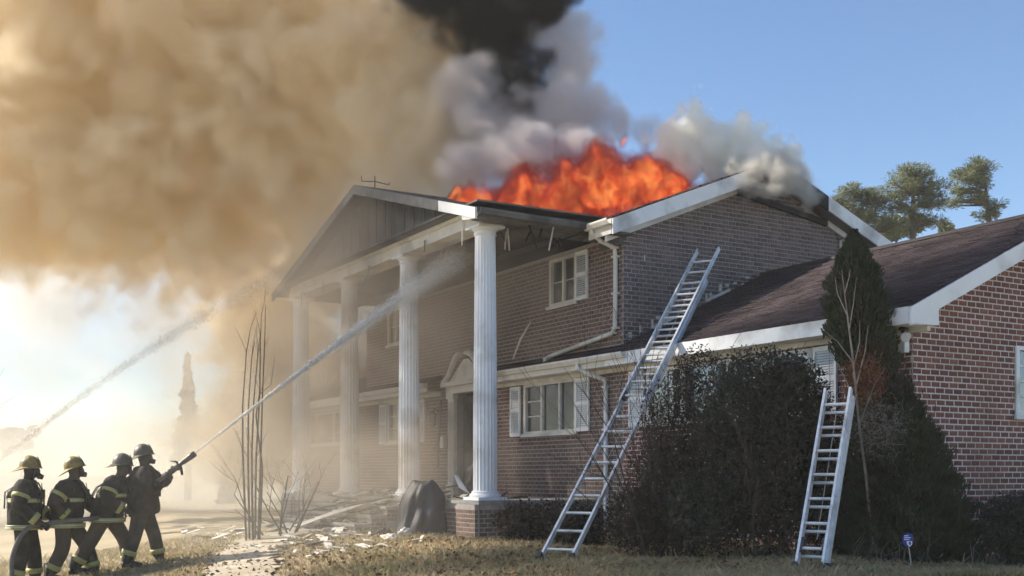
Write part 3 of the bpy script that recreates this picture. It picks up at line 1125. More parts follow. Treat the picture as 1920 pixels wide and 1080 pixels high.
for i in range(4):
    z1 = FLOOR - 0.15 * (i + 1)
    b0 = -0.30 - 0.30 * (i + 1)
    st = MB()
    st.box(-6.0, -2.5, b0, b0 + 0.31 if i < 3 else b0 + 0.31, 0.15, z1 - 0.045)
    so = st.build('step', M['mortar_soot'], HOUSE)
    k = MB()
    for a, b, c, d in brick_rects(-6.0, -2.5, z1 - 0.045 - 0.144, z1 - 0.045):
        k.box(a, b, b0 - PROUD, b0 + 0.01, c, d)
    for a, b, c, d in brick_rects(b0, b0 + 0.3, z1 - 0.045 - 0.216, z1 - 0.045):
        k.box(-2.5, -2.5 + PROUD, a, b, c, d)
    k.build('brickwork', M['brick_brown'], so, kind='stuff')
    t = MB()
    t.box(-6.03, -2.47, b0 - 0.03, b0 + 0.305, z1 - 0.044, z1)
    t.build('tread', M['concrete'], so)

# floodlight at the wing corner --------------------------------------------
fl = thing('floodlight', 'twin-headed white security floodlight under the corner eave beside the red brick gable wall', 'light', H(6.70, 1.86, 3.05), HA)
m = MB()
m.lathe([(0.055, 0.0), (0.06, 0.02), (0.05, 0.04)], (0.03, 0.03, 0.10), 12)
m.tube([(0.03, 0.03, 0.11), (0.03, 0.0, 0.05)], 0.02, 6)
m.build('mounting_plate', M['black_plastic'], fl)
for dx in (-0.13, 0.16):
    m = MB()
    m.tube([(0.03, 0.0, 0.06), (0.03 + dx * 0.7, -0.03, 0.03)], 0.014, 6)
    q = Vector((0.03 + dx * 0.7, -0.03, 0.03))
    m.tube([q, q + Vector((dx * 0.25, -0.06, -0.02)), q + Vector((dx * 0.45, -0.12, -0.04))], [0.028, 0.05, 0.058], 10)
    lh = m.build('lamp_head', M['cream'], fl)
    m = MB()
    m.tube([q + Vector((dx * 0.45, -0.121, -0.041)), q + Vector((dx * 0.47, -0.13, -0.043))], 0.05, 10)
    m.build('lens', M['lamp_lens'], lh)
m = MB()
m.box(0.0, 0.09, -0.02, 0.06, -0.16, -0.02)
m.build('sensor_box', M['white'], fl)


# ------------------------------------------------------------------ ladders
def ladder(name, label, foot, top, width, spacing, sections, group=None, foot_kind=True):
    """sections: (t0, t1, width, offset above the base plane). Rails are channels, rungs separate tubes."""
    foot, top = Vector(foot), Vector(top)
    d = top - foot
    Ln = d.length
    d.normalize()
    across = Vector((d.y, -d.x, 0)).normalized()
    nrm = across.cross(d).normalized()
    if nrm.z < 0:
        nrm = -nrm
    root = thing(name, label, 'ladder', foot, 0, group)
    for t0, t1, w, off in sections:
        A, B = d * (t0 * Ln) + nrm * off, d * (t1 * Ln) + nrm * off
        for sgn in (-1, 1):
            r_ = MB()
            c0, c1 = A + across * (sgn * w / 2), B + across * (sgn * w / 2)
            wx, hx, th = 0.028, 0.070, 0.006
            ins = -sgn
            for (u0, u1, v0, v1) in ((0, th, 0, hx), (th, wx, 0, th), (th, wx, hx - th, hx)):
                q = []
                for c in (c0, c1):
                    q.append([c + across * (ins * u) + nrm * v for u, v in ((u0, v0), (u1, v0), (u1, v1), (u0, v1))])
                r_.hexa(q[0], q[1])
            r_.build('rail', M['alu'], root)
        n = int((t1 - t0) * Ln / spacing)
        for i in range(n):
            s = t0 * Ln + spacing * (i + 0.55)
            c = d * s + nrm * (off + 0.035)
            m = MB()
            m.tube([c - across * (w / 2 - 0.008), c + across * (w / 2 - 0.008)], 0.017, 8)
            m.build('rung', M['alu'], root)
    t0, t1, w, off = sections[0]
    for sgn in (-1, 1):
        m = MB()
        c = across * (sgn * w / 2)
        q0 = [c + across * a + nrm * b + d * -0.02 for a, b in ((-0.03, -0.02), (0.03, -0.02), (0.03, 0.10), (-0.03, 0.10))]
        q1 = [p + d * 0.09 for p in q0]
        m.hexa(q0, q1)
        m.build('foot', M['black_plastic'], root)
    if len(sections) > 1:
        t0, t1, w, off = sections[1]
        for sgn in (-1, 1):
            m = MB()
            c = d * (t0 * Ln + 0.12) + across * (sgn * (w / 2 - 0.03)) + nrm * (off - 0.03)
            q0 = [c + across * a + nrm * b for a, b in ((-0.02, -0.03), (0.02, -0.03), (0.02, 0.09), (-0.02, 0.09))]
            m.hexa(q0, [p + d * 0.16 for p in q0])
            m.build('rung_lock', M['brass'], root)
        m = MB()
        a0 = d * (sections[0][1] * Ln - 0.2) + nrm * (off - 0.02)
        pts = [a0, d * (t0 * Ln + 0.3) + nrm * (off - 0.05), d * (0.22 * Ln) + nrm * 0.03 + across * 0.02]
        m.tube(pts, 0.006, 5)
        m.build('halyard', M['rope'], root)
    return root


f1 = P(1043, 1060, 13.48)
f1.z = ground_z(f1.x, f1.y) - 0.01
e1 = H(2.63, WE_B - 0.06, WE_Z + 0.02)
t1 = f1 + (e1 - f1) * 1.545
ladder('extension_ladder', 'long aluminium extension ladder leaning over the roof eave, its top against the dark gable', f1, t1, 0.42, 0.335,
       [(0.0, 0.875, 0.43, 0.0), (0.42, 1.0, 0.385, 0.065)], 'aluminium ladders at the house')
f2 = P(1523, 1073, 11.95)
f2.z = ground_z(f2.x, f2.y) - 0.01
t2 = P(1577, 738, 12.75)
ladder('extension_ladder', 'short closed aluminium ladder standing against the conical evergreen by the brick gable', f2, t2, 0.34, 0.29,
       [(0.0, 0.965, 0.35, 0.0), (0.03, 1.0, 0.31, 0.07)], 'aluminium ladders at the house')


# ------------------------------------------------------------------ vegetation
def ellipsoid_points(n, c, r, shell=0.0):
    p = RNG.normal(size=(n, 3))
    p /= np.linalg.norm(p, axis=1, keepdims=True)
    rad = (shell + (1 - shell) * RNG.random(n)) ** (1 / 3)
    return np.array(c) + p * rad[:, None] * np.array(r)


def branch_tree(mb, p, d, length, rad, depth, spread=0.6, n=3, up=0.15, seg=4, minr=0.003, tips=None):
    pts, rs = [Vector(p)], [rad]
    d = Vector(d).normalized()
    for i in range(seg):
        d = (d + Vector((random.uniform(-1, 1), random.uniform(-1, 1), random.uniform(-1, 1))) * 0.13 + Vector((0, 0, up * 0.3))).normalized()
        pts.append(pts[-1] + d * (length / seg))
        rs.append(max(minr, rad * (1 - 0.55 * (i + 1) / seg)))
    mb.tube(pts, rs, 5 if rad > 0.02 else 3, cap=False)
    if tips is not None:
        tips.append(tuple(pts[-1]))
    if depth > 0:
        for i in range(n):
            q = random.randint(max(1, seg // 2 - 1), seg)
            a = Vector((random.uniform(-1, 1), random.uniform(-1, 1), random.uniform(-0.4, 1))).normalized()
            nd = (d * (1 - spread) + a * spread + Vector((0, 0, up))).normalized()
            branch_tree(mb, pts[q], nd, length * random.uniform(0.5, 0.75), rs[q] * 0.65, depth - 1, spread, n, up, seg, minr, tips)


# conical evergreen by the corner, its top a narrow spire, its skirt spreading to the right
tb = P(1640, 1060, 13.3)
gz = ground_z(tb.x, tb.y)
arb = thing('evergreen_tree', 'tall conical arborvitae with a narrow spire and rusty patch at the brick corner', 'tree', (tb.x, tb.y, gz))
m = MB()
m.tube([(0, 0, -0.1), (-0.05, 0, 0.9), (-0.12, 0, 2.0), (-0.18, 0, 3.3)], [0.10, 0.08, 0.05, 0.015], 8)
m.build('trunk', M['bark'], arb)


def arb_axis(z):
    """centre offset and radius of the crown at height z over the ground"""
    h = 3.85
    q = z / h
    cx = 0.36 * (1 - smooth(0.15, 0.75, q)) - 0.24 * smooth(0.35, 0.8, q)
    if q > 0.56:
        rr = 0.34 * (1 - ((q - 0.72) / 0.28) ** 2 if q > 0.72 else 1 - 0.25 * ((0.72 - q) / 0.16) ** 2)
        rr = max(0.02, rr)
    else:
        rr = 0.26 + (0.56 - q) * 1.05
    return cx, min(rr, 0.74)


n = 78000
zz = RNG.random(n) ** 1.35 * 3.83
ang = RNG.random(n) * 2 * np.pi
cen = np.zeros((n, 3))
dr = np.zeros((n, 3))
lump = np.zeros(n)
for i in range(n):
    cx, rr = arb_axis(zz[i])
    lob = 1 + 0.22 * math.sin(ang[i] * 5 + zz[i] * 7) * math.sin(zz[i] * 9 + ang[i] * 2) + 0.12 * math.sin(zz[i] * 23 + ang[i] * 3) + 0.10 * math.sin(zz[i] * 51 + ang[i] * 11)
    rad = rr * lob * (0.42 + 0.63 * RNG.random() ** 0.6)
    cen[i] = (cx + rad * math.cos(ang[i]), rad * math.sin(ang[i]) * 0.9, zz[i])
    dr[i] = (math.cos(ang[i]) * 0.6, math.sin(ang[i]) * 0.6, 0.9)
    lump[i] = 0.5 + 0.5 * math.sin(ang[i] * 5 + zz[i] * 7) * math.sin(zz[i] * 9 + ang[i] * 2)
dr += RNG.normal(size=(n, 3)) * 0.25
v, r_ = tri_cloud(cen, dr, 0.085, 0.022, np.clip(0.25 + 0.5 * lump + 0.3 * (RNG.random(n) - 0.5), 0, 1))
cloud_object('crown', v, r_, M['leaf_thuja'], arb)
# rusty and grey dead sprays low in the spire
cen = ellipsoid_points(1500, P(1620, 715, 12.75) - Vector((tb.x, tb.y, gz)), (0.22, 0.14, 0.30)) + RNG.normal(size=(1500, 3)) * 0.05
v, r_ = tri_cloud(cen, RNG.normal(size=(1500, 3)) + np.array([0, 0, .4]), 0.06, 0.016)
cloud_object('rusty_foliage', v, r_, M['leaf_rust'], arb)
cen = ellipsoid_points(1100, P(1650, 800, 12.7) - Vector((tb.x, tb.y, gz)), (0.30, 0.18, 0.34), 0.0) + RNG.normal(size=(1100, 3)) * 0.08
v, r_ = tri_cloud(cen, RNG.normal(size=(1100, 3)), 0.07, 0.007)
cloud_object('dead_foliage', v, r_, M['leaf_grey'], arb)

pp = []
for i in range(26):
    z_ = random.uniform(0.3, 3.3)
    cx, rr = arb_axis(z_)
    a = random.uniform(-2.6, -0.3)
    c_ = np.array([cx + rr * 0.95 * math.cos(a), rr * 0.86 * math.sin(a), z_])
    pp.append(c_ + RNG.normal(size=(70, 3)) * np.array([0.07, 0.05, 0.10]))
pp = np.concatenate(pp)
v, r_ = tri_cloud(pp, RNG.normal(size=pp.shape) * 0.5 + np.array([0, 0, 1.0]), 0.09, 0.018)
cloud_object('browned_foliage', v, r_, M['leaf_brown'], arb)

# pale dead sapling in front of the spire
sb = P(1612, 790, 12.62)
sg = ground_z(sb.x, sb.y)
sap = thing('dead_sapling', 'pale leafless sapling standing in front of the dark evergreen spire', 'tree', (sb.x, sb.y, sg))


def rel(px, py, Y, o=None):
    q = P(px, py, Y)
    o = o or Vector((sb.x, sb.y, sg))
    return q - o


m = MB()
m.tube([rel(1640, 1050, 13.1), rel(1622, 880, 12.85), rel(1610, 790, 12.66), rel(1600, 680, 12.62), rel(1590, 600, 12.62), rel(1578, 505, 12.62)], [0.016, 0.015, 0.014, 0.012, 0.009, 0.003], 6)
m.build('trunk', M['dead_wood'], sap)
m = MB()
for a in (((1600, 680), (1570, 640), (1545, 620)), ((1592, 620), (1600, 570), (1606, 520)), ((1588, 590), (1570, 550), (1566, 520)), ((1606, 720), (1622, 660), (1628, 610)),
          ((1608, 760), (1580, 700), (1556, 660)), ((1584, 550), (1592, 520), (1594, 505)), ((1600, 690), (1612, 640), (1612, 600)), ((1610, 800), (1640, 720), (1660, 690))):
    m.tube([rel(x, y, 12.6 + 0.06 * i) for i, (x, y) in enumerate(a)], [0.008, 0.005, 0.002], 4, cap=False)
m.build('twigs', M['dead_wood'], sap, kind='stuff')


def shrub(name, label, base, blobs, n_leaf, leaf_mat, leaf, n_stem, stem_len, group=None, shell=0.25, lean=(0, 0), depth=2, spr=0.5):
    bz = ground_z(base[0], base[1])
    o = thing(name, label, 'shrub', (base[0], base[1], bz), 0, group)
    st = MB()
    for i in range(n_stem):
        a = random.random() * 2 * math.pi
        x0 = random.uniform(-0.35, 0.35)
        d = (math.cos(a) * 0.45 + lean[0], math.sin(a) * 0.45 + lean[1], 1.0)
        branch_tree(st, (x0, random.uniform(-0.2, 0.2), -0.03), d, stem_len * random.uniform(0.7, 1.1), 0.016, depth, spr, 3, 0.1, 5, 0.0025)
    st.build('stems', M['twig'], o, kind='stuff')
    cs, rn = [], []
    tot = sum(b[2] for b in blobs)
    for c, r_, w in blobs:
        k_ = int(n_leaf * w / tot)
        p = ellipsoid_points(k_, c, r_, shell)
        # clumps: pull the leaves towards random twig ends
        kc = max(4, k_ // 55)
        cl = ellipsoid_points(kc, c, r_, shell)
        pick = RNG.integers(0, kc, k_)
        t = RNG.random(k_)[:, None] * 0.75
        p = p * (1 - t) + cl[pick] * t
        cs.append(p)
        rn.append(np.clip((RNG.random(kc))[pick] * 0.7 + RNG.random(k_) * 0.3, 0, 1))
    cs, rn = np.concatenate(cs), np.concatenate(rn)
    cs[:, 2] = np.maximum(cs[:, 2], 0.02)
    dd = RNG.normal(size=(len(cs), 3)) + np.array([0, 0, 0.3])
    v, r2 = tri_cloud(cs, dd, leaf[0], leaf[1], rn)
    cloud_object('foliage', v, r2, leaf_mat, o)
    return o


b0 = P(1440, 1040, 13.3)
shrub('overgrown_shrub', 'large dark green overgrown shrub before the wing windows, between the two ladders', (b0.x, b0.y),
      [((0.05, 0.1, 0.9), (0.80, 0.6, 0.95), 5), ((-0.35, 0.15, 1.6), (0.6, 0.5, 0.72), 3), ((0.35, 0.25, 1.8), (0.5, 0.5, 0.72), 2.8), ((-0.7, 0.1, 0.55), (0.6, 0.5, 0.6), 2.4), ((0.0, 0.3, 2.2), (0.7, 0.4, 0.4), 1.2), ((0.78, 0.35, 0.75), (0.42, 0.4, 0.85), 2.4), ((0.75, 0.4, 1.5), (0.3, 0.3, 0.4), .7)],
      40000, M['leaf_dark'], (0.056, 0.025), 14, 1.6)
b1_ = P(1255, 1035, 13.95)
shrub('brown_shrub', 'reddish brown twiggy shrub growing behind the long extension ladder', (b1_.x, b1_.y),
      [((0.1, 0.15, 0.8), (0.75, 0.5, 0.85), 4), ((0.2, 0.3, 1.6), (0.62, 0.5, 0.85), 2.4), ((-0.35, 0.1, 0.45), (0.5, 0.4, 0.5), 2.2), ((0.4, 0.3, 2.3), (0.4, 0.4, 0.4), .5)],
      22000, M['leaf_brown'], (0.050, 0.020), 26, 1.7)
b2_ = P(985, 1005, 17.0)
shrub('low_shrub', 'low brown shrub at the foot of the brick pedestal beside the right-hand column', (b2_.x, b2_.y),
      [((0.0, 0.1, 0.3), (0.55, 0.4, 0.36), 4), ((0.4, -0.2, 0.35), (0.45, 0.4, 0.36), 3)],
      5000, M['leaf_brown'], (0.06, 0.028), 10, 0.5)
b4_ = P(1090, 1000, 16.2)
shrub('low_shrub', 'low dark shrub under the wide ground floor window', (b4_.x, b4_.y),
      [((0.0, 0.1, 0.3), (0.5, 0.4, 0.42), 4)], 4000, M['leaf_dark'], (0.05, 0.024), 8, 0.5)
b3_ = P(1895, 1040, 13.0)
shrub('rounded_shrub', 'dark clipped evergreen shrub at the foot of the brick gable wall', (b3_.x, b3_.y),
      [((0.1, 0.0, 0.42), (0.52, 0.5, 0.46), 4), ((0.5, 0.2, 0.5), (0.4, 0.4, 0.45), 2)],
      12000, M['leaf_dark'], (0.045, 0.022), 10, 0.5, shell=0.5)

# dry stalks low in front of the evergreen
m = MB()
for i in range(26):
    q = P(random.uniform(1580, 1830), 1075, random.uniform(12.2, 12.6))
    z0 = ground_z(q.x, q.y)
    l = random.uniform(0.12, 0.4)
    m.tube([(q.x, q.y, z0), (q.x + random.uniform(-.05, .08), q.y, z0 + l * .6), (q.x + random.uniform(-.1, .2), q.y, z0 + l)], [0.004, 0.003, 0.002], 3, cap=False)
m.build('dry_stalks', M['dead_wood'], kind='stuff')


def bare_stems(name, label, base_px, Y, stems, rad=0.022, twigs=True):
    q = P(*base_px, Y)
    gz_ = ground_z(q.x, q.y)
    o = thing(name, label, 'shrub', (q.x, q.y, gz_))
    off = Vector((q.x, q.y, gz_))
    for st in stems:
        m = MB()
        pts = [P(x, y, Y + dy) - off for x, y, dy in st]
        pts[0].z = -0.05
        rs = [rad * (1 - 0.8 * i / (len(pts) - 1)) for i in range(len(pts))]
        m.tube(pts, rs, 6, cap=False)
        if twigs:
            for i in range(3):
                k_ = random.randint(1, len(pts) - 1)
                d = Vector((random.uniform(-.6, .6), random.uniform(-.3, .3), 1))
                branch_tree(m, pts[k_], d, random.uniform(0.25, 0.6), 0.006, 0, seg=3, minr=0.002)
        m.build('stem', M['twig'], o)
    return o


bare_stems('bare_shrub', 'tall bundle of bare upright stems left of the portico columns', (470, 985), 19.6,
           [((462, 985, 0), (455, 850, 0), (455, 760, 0), (462, 660, 0), (470, 615, 0)),
            ((468, 985, .1), (465, 860, .1), (466, 760, .1), (472, 670, .1), (478, 640, .1)),
            ((474, 985, 0), (472, 850, 0), (476, 750, 0), (482, 680, 0), (488, 625, 0)),
            ((478, 985, .2), (480, 860, .2), (487, 740, .2), (488, 660, .2), (490, 590, .2)),
            ((484, 985, .1), (489, 850, .1), (492, 740, .1), (496, 650, .1), (498, 572, .1)),
            ((486, 985, 0), (492, 880, 0), (480, 780, 0), (486, 740, 0), (508, 722, 0))])
q = P(520, 990, 20.2)
o = thing('fallen_branches', 'heap of broken bare branches lying left of the brick steps', 'branches', (q.x, q.y, ground_z(q.x, q.y)))
for i in range(9):
    m = MB()
    a = random.uniform(-0.9, 0.9)
    branch_tree(m, (random.uniform(-0.4, 0.4), random.uniform(-0.3, 0.3), 0.0), (math.sin(a) - 0.3, random.uniform(-0.3, 0.3), 0.9), random.uniform(0.6, 1.3), 0.02, 2, 0.5, 2, 0.0, 4)
    m.build('branch', M['twig'], o)


# tall pines behind the wing
def pine(label, px, top, Y, crowns, lean=0.0):
    base = P(px, 891, Y)
    gz_ = ground_z(base.x, base.y)
    o = thing('pine_tree', label, 'tree', (base.x, base.y, gz_), 0, 'pines behind the house')
    off = Vector((base.x, base.y, gz_))
    tp = P(top[0], top[1] + 22, Y) - off
    tr = MB()
    pts = [Vector((0, 0, -0.2)), Vector((tp.x * 0.1, 0, tp.z * 0.4)), Vector((tp.x * 0.55 + lean, 0.1, tp.z * 0.75)), tp]
    tr.tube(pts, [0.24, 0.21, 0.15, 0.03], 8)
    cs, rn, ds = [], [], []
    for (cx, cyy, rx, ry, w) in crowns:
        c = P(cx, cyy, Y) - off
        rr = (rx / 2129 * Y, rx / 2129 * Y * 0.8, ry / 2129 * Y)
        # limb from the trunk to the clump
        a0 = pts[2].lerp(tp, max(0.0, min(1.0, (c.z - rr[2] * 0.8 - pts[2].z) / max(0.1, tp.z - pts[2].z)))) if c.z > pts[2].z else pts[1].lerp(pts[2], max(0, min(1, (c.z - 0.6 - pts[1].z) / (pts[2].z - pts[1].z))))
        tr.tube([a0, a0.lerp(c, 0.5) + Vector((0, 0, 0.12)), c], [0.08, 0.06, 0.025], 5, cap=False)
        k_ = int(w * 11)
        cl = ellipsoid_points(k_, c, rr, 0.3)
        for q_ in cl:
            nn = int(RNG.integers(30, 60))
            sz = 0.15 + 0.15 * RNG.random()
            p = ellipsoid_points(nn, q_, (sz * 1.25, sz * 1.2, sz * 0.72))
            cs.append(p)
            ds.append((p - q_) + RNG.normal(size=(nn, 3)) * 0.05 + np.array([0, 0, 0.03]))
            rn.append(np.clip(RNG.random() * 0.6 + RNG.random(nn) * 0.4, 0, 1))
            if RNG.random() < 0.75:
                tr.tube([a0.lerp(c, RNG.random()), Vector(q_)], [0.035, 0.012], 3, cap=False)
    tr.build('trunk', M['bark'], o, smooth_shade=True)
    v, r_ = tri_cloud(np.concatenate(cs), np.concatenate(ds), 0.17, 0.026, np.concatenate(rn))
    cloud_object('crown', v, r_, M['pine'], o)
    return o


pine('leftmost of the three pines, a loose crown seen beside the roof rake', 1640, (1615, 340), 40,
     [(1600, 362, 32, 16, 3), (1640, 372, 26, 16, 2.5), (1575, 385, 18, 13, 1.6), (1640, 405, 26, 22, 2.5), (1600, 400, 24, 16, 2), (1660, 430, 26, 18, 2), (1612, 425, 20, 14, 1.2)])
pine('tall round-headed pine in the middle of the three', 1715, (1712, 308), 40,
     [(1712, 326, 34, 17, 3.2), (1690, 350, 38, 18, 3.6), (1740, 352, 30, 18, 3), (1750, 378, 24, 14, 2), (1680, 382, 26, 16, 2), (1715, 395, 26, 18, 2), (1700, 425, 30, 16, 1.6), (1750, 415, 16, 12, 1)])
pine('rightmost of the three pines, its crown leaning to the left', 1850, (1845, 297), 41,
     [(1836, 312, 22, 13, 2.6), (1812, 330, 26, 15, 3), (1838, 340, 22, 16, 2.4), (1800, 355, 16, 10, 1.3), (1862, 390, 15, 15, 1.6), (1835, 375, 18, 10, 1.2), (1795, 378, 18, 9, 1), (1845, 405, 20, 10, 1)], 0.3)
# lower brushy tree between the pines
def leafy(name, label, px, Y, blobs, n, material, leaf, group=None, height=None):
    base = P(px, 891, Y)
    gz_ = ground_z(base.x, base.y)
    o = thing(name, label, 'tree', (base.x, base.y, gz_), 0, group)
    off = Vector((base.x, base.y, gz_))
    top = max(P(px, b[1] - b[3] * .5, Y).z for b in blobs) - gz_
    m = MB()
    m.tube([(0, 0, -0.2), (0.05, 0, top * 0.5), (0, 0, top)], [0.02 * top + .04, 0.012 * top + .03, 0.02], 6)
    m.build('trunk', M['bark'], o)
    cs, rn = [], []
    tot = sum(b[4] for b in blobs)
    for (cx, cy_, rx, ry, w) in blobs:
        k_ = int(n * w / tot)
        c = P(cx, cy_, Y) - off
        rr = (rx / 2129 * Y, rx / 2129 * Y, ry / 2129 * Y)
        kc = max(5, k_ // 60)
        cl = ellipsoid_points(kc, c, rr, 0.2)
        pick = RNG.integers(0, kc, k_)
        t = 0.4 + 0.5 * RNG.random(k_)[:, None]
        cs.append(ellipsoid_points(k_, c, rr) * (1 - t) + cl[pick] * t)
        rn.append(np.clip(RNG.random(kc)[pick] * .6 + RNG.random(k_) * .4, 0, 1))
    cs, rn = np.concatenate(cs), np.concatenate(rn)
    v, r_ = tri_cloud(cs, RNG.normal(size=(len(cs), 3)), leaf, leaf * 0.45, rn)
    cloud_object('crown', v, r_, material, o)
    return o


leafy('young_pine', 'thin grey green brushy tree between the pines, low above the wing roof', 1680, 44, [(1690, 425, 60, 26, 3), (1640, 445, 50, 22, 2), (1775, 425, 26, 16, 1)], 2200, M['pine'], 0.26)
leafy('far_conifer', 'hazy spire-shaped conifer left of the bare stems', 352, 46, [(352, 668 + 12 * i, 3 + 2.0 * i, 14, 0.4 + 0.22 * i) for i in range(17)], 9000, M['far_tree'], 0.25, 'far conifers in the haze')
leafy('far_conifer', 'short hazy conifer seen low behind the lead firefighter nozzle', 425, 40, [(425, 856 + 9 * i, 2 + 2.2 * i, 11, 0.4 + 0.25 * i) for i in range(10)], 4000, M['far_tree'], 0.22, 'far conifers in the haze')
leafy('far_tree', 'dim rounded tree far off at the left edge behind the firefighters', 40, 70, [(30, 825, 40, 26, 3), (60, 810, 16, 14, 1), (0, 840, 40, 22, 2)], 3500, M['far_tree'], 0.4)
bt = P(-125, 760, 30)
o = thing('bare_tree', 'bare winter tree reaching in at the left edge of the view', 'tree', (bt.x, bt.y, ground_z(bt.x, bt.y)))
m = MB()
branch_tree(m, (0, 0, -0.1), (0.03, 0, 1), 3.2, 0.07, 3, 0.55, 4, 0.15, 6, 0.005)
m.build('trunk', M['twig'], o)

# ------------------------------------------------------------------ grass and litter
def grass():
    n = 90000
    # denser where the camera sees it close
    px = RNG.uniform(-40, 1960, n)
    Y = 10.8 + 10.3 * RNG.random(n) ** 1.3
    x = (px - 960) / 2129 * Y
    b = (x - HO.x) * 0.863 + (Y - HO.y) * 0.505
    s = (x - HO.x) * 0.505 - (Y - HO.y) * 0.863
    keep = (b < 1.9) & ~((b > -1.55) & (s > -9.0) & (s < 0.35) & (b > np.where((s > -6.1) & (s < -2.4), -1.55, -0.4)))
    # keep the walkway clear
    pth = [(-3.9, -1.55), (-3.3, -2.55), (-1.8, -3.25), (-0.5, -3.8), (2.0, -4.6), (6.0, -5.8)]
    dmin = np.full(n, 9.0)
    for (s0, b0), (s1, b1) in zip(pth, pth[1:]):
        L2 = (s1 - s0) ** 2 + (b1 - b0) ** 2
        t = np.clip(((s - s0) * (s1 - s0) + (b - b0) * (b1 - b0)) / L2, 0, 1)
        dmin = np.minimum(dmin, np.hypot(s - s0 - t * (s1 - s0), b - b0 - t * (b1 - b0)))
    keep &= dmin > 0.42 + 0.2 * RNG.random(n)
    x, Y = x[keep], Y[keep]
    n = len(x)
    patch = 0.5 + 0.5 * np.sin(x * 2.1 + 1.3 * np.sin(Y * 1.7)) * np.cos(Y * 1.9 + x * 0.6)
    z = np.array([ground_z(a, c) for a, c in zip(x, Y)])
    h = 0.035 + 0.055 * RNG.random(n) * (0.5 + patch)
    tall = RNG.random(n) < 0.006
    h[tall] *= 1.9
    ang = RNG.random(n) * 2 * np.pi
    w = 0.004 + 0.006 * RNG.random(n)
    ln = RNG.normal(size=(n, 2)) * 0.45
    base = np.stack([x, Y, z - 0.005], 1)
    dx = np.stack([np.cos(ang) * w, np.sin(ang) * w, np.zeros(n)], 1)
    mid = base + np.stack([ln[:, 0] * h * 0.45, ln[:, 1] * h * 0.45, h * 0.6], 1)
    tip = base + np.stack([ln[:, 0] * h * 1.2, ln[:, 1] * h * 1.2, h], 1)
    v = np.stack([base - dx, base + dx, mid + dx * 0.7, tip], 1).reshape(-1, 3)
    cloud_object('grass', v, np.clip(patch * 0.6 + RNG.random(n) * 0.5, 0, 1), M['grass'], kind='stuff')
    # dead leaves on the lawn
    n = 5000
    px = RNG.uniform(300, 1960, n)
    Y = 12.0 + 7.0 * RNG.random(n) ** 1.2
    x = (px - 960) / 2129 * Y
    b = (x - HO.x) * 0.863 + (Y - HO.y) * 0.505
    k_ = (b < -0.5) | ((px > 1000) & (b < 1.7))
    x, Y = x[k_], Y[k_]
    c = np.array([(a, q_, ground_z(a, q_) + 0.015 + 0.03 * RNG.random()) for a, q_ in zip(x, Y)])
    d = RNG.normal(size=(len(c), 3)) * np.array([1, 1, 0.35])
    v, r_ = tri_cloud(c, d, 0.075, 0.045)
    cloud_object('fallen_leaves', v, r_, M['litter'], kind='stuff')


grass()


# ------------------------------------------------------------------ debris on and by the porch
def scrap(n, s_rng, b_rng, z_of, size, name, mtl, kind='stuff'):
    mb = MB()
    for i in range(n):
        s, b = random.uniform(*s_rng), random.uniform(*b_rng)
        z = z_of(s, b)
        L, W = random.uniform(*size), random.uniform(0.02, 0.07)
        a = random.random() * math.pi
        t = random.uniform(-0.25, 0.35)
        c = Vector((s, b, z + 0.02 + L * 0.25 * abs(t)))
        dx = Vector((math.cos(a), math.sin(a), t)) * L / 2
        dy = Vector((-math.sin(a), math.cos(a), random.uniform(-.3, .3))) * W
        up = Vector((0, 0, 0.012))
        q0 = [c - dx - dy, c + dx - dy, c + dx * random.uniform(.6, 1) + dy, c - dx * random.uniform(.6, 1) + dy]
        mb.hexa([HM @ p for p in q0], [HM @ (p + up) for p in q0])
    return mb.build(name, mtl, kind=kind)


def step_z(s, b):
    if b > -0.3:
        return FLOOR
    if -6 < s < -2.5 and b > -1.5:
        return FLOOR - 0.15 * (int((-0.3 - b) / 0.3) + 1)
    p = HM @ Vector((s, b, 0))
    return ground_z(p.x, p.y)


scrap(90, (-7.5, -1.0), (-0.4, 0.6), step_z, (0.1, 0.5), 'torn_insulation_debris', M['paper'])
scrap(70, (-6.0, -2.5), (-1.5, -0.3), step_z, (0.1, 0.45), 'torn_paper_debris', M['paper'])
scrap(110, (-7.5, 1.2), (-3.2, -1.4), step_z, (0.06, 0.4), 'pale_lawn_debris', M['paper'])
scrap(150, (-7.5, 0.1), (-1.4, 1.0), step_z, (0.1, 0.4), 'burnt_debris', M['char'])


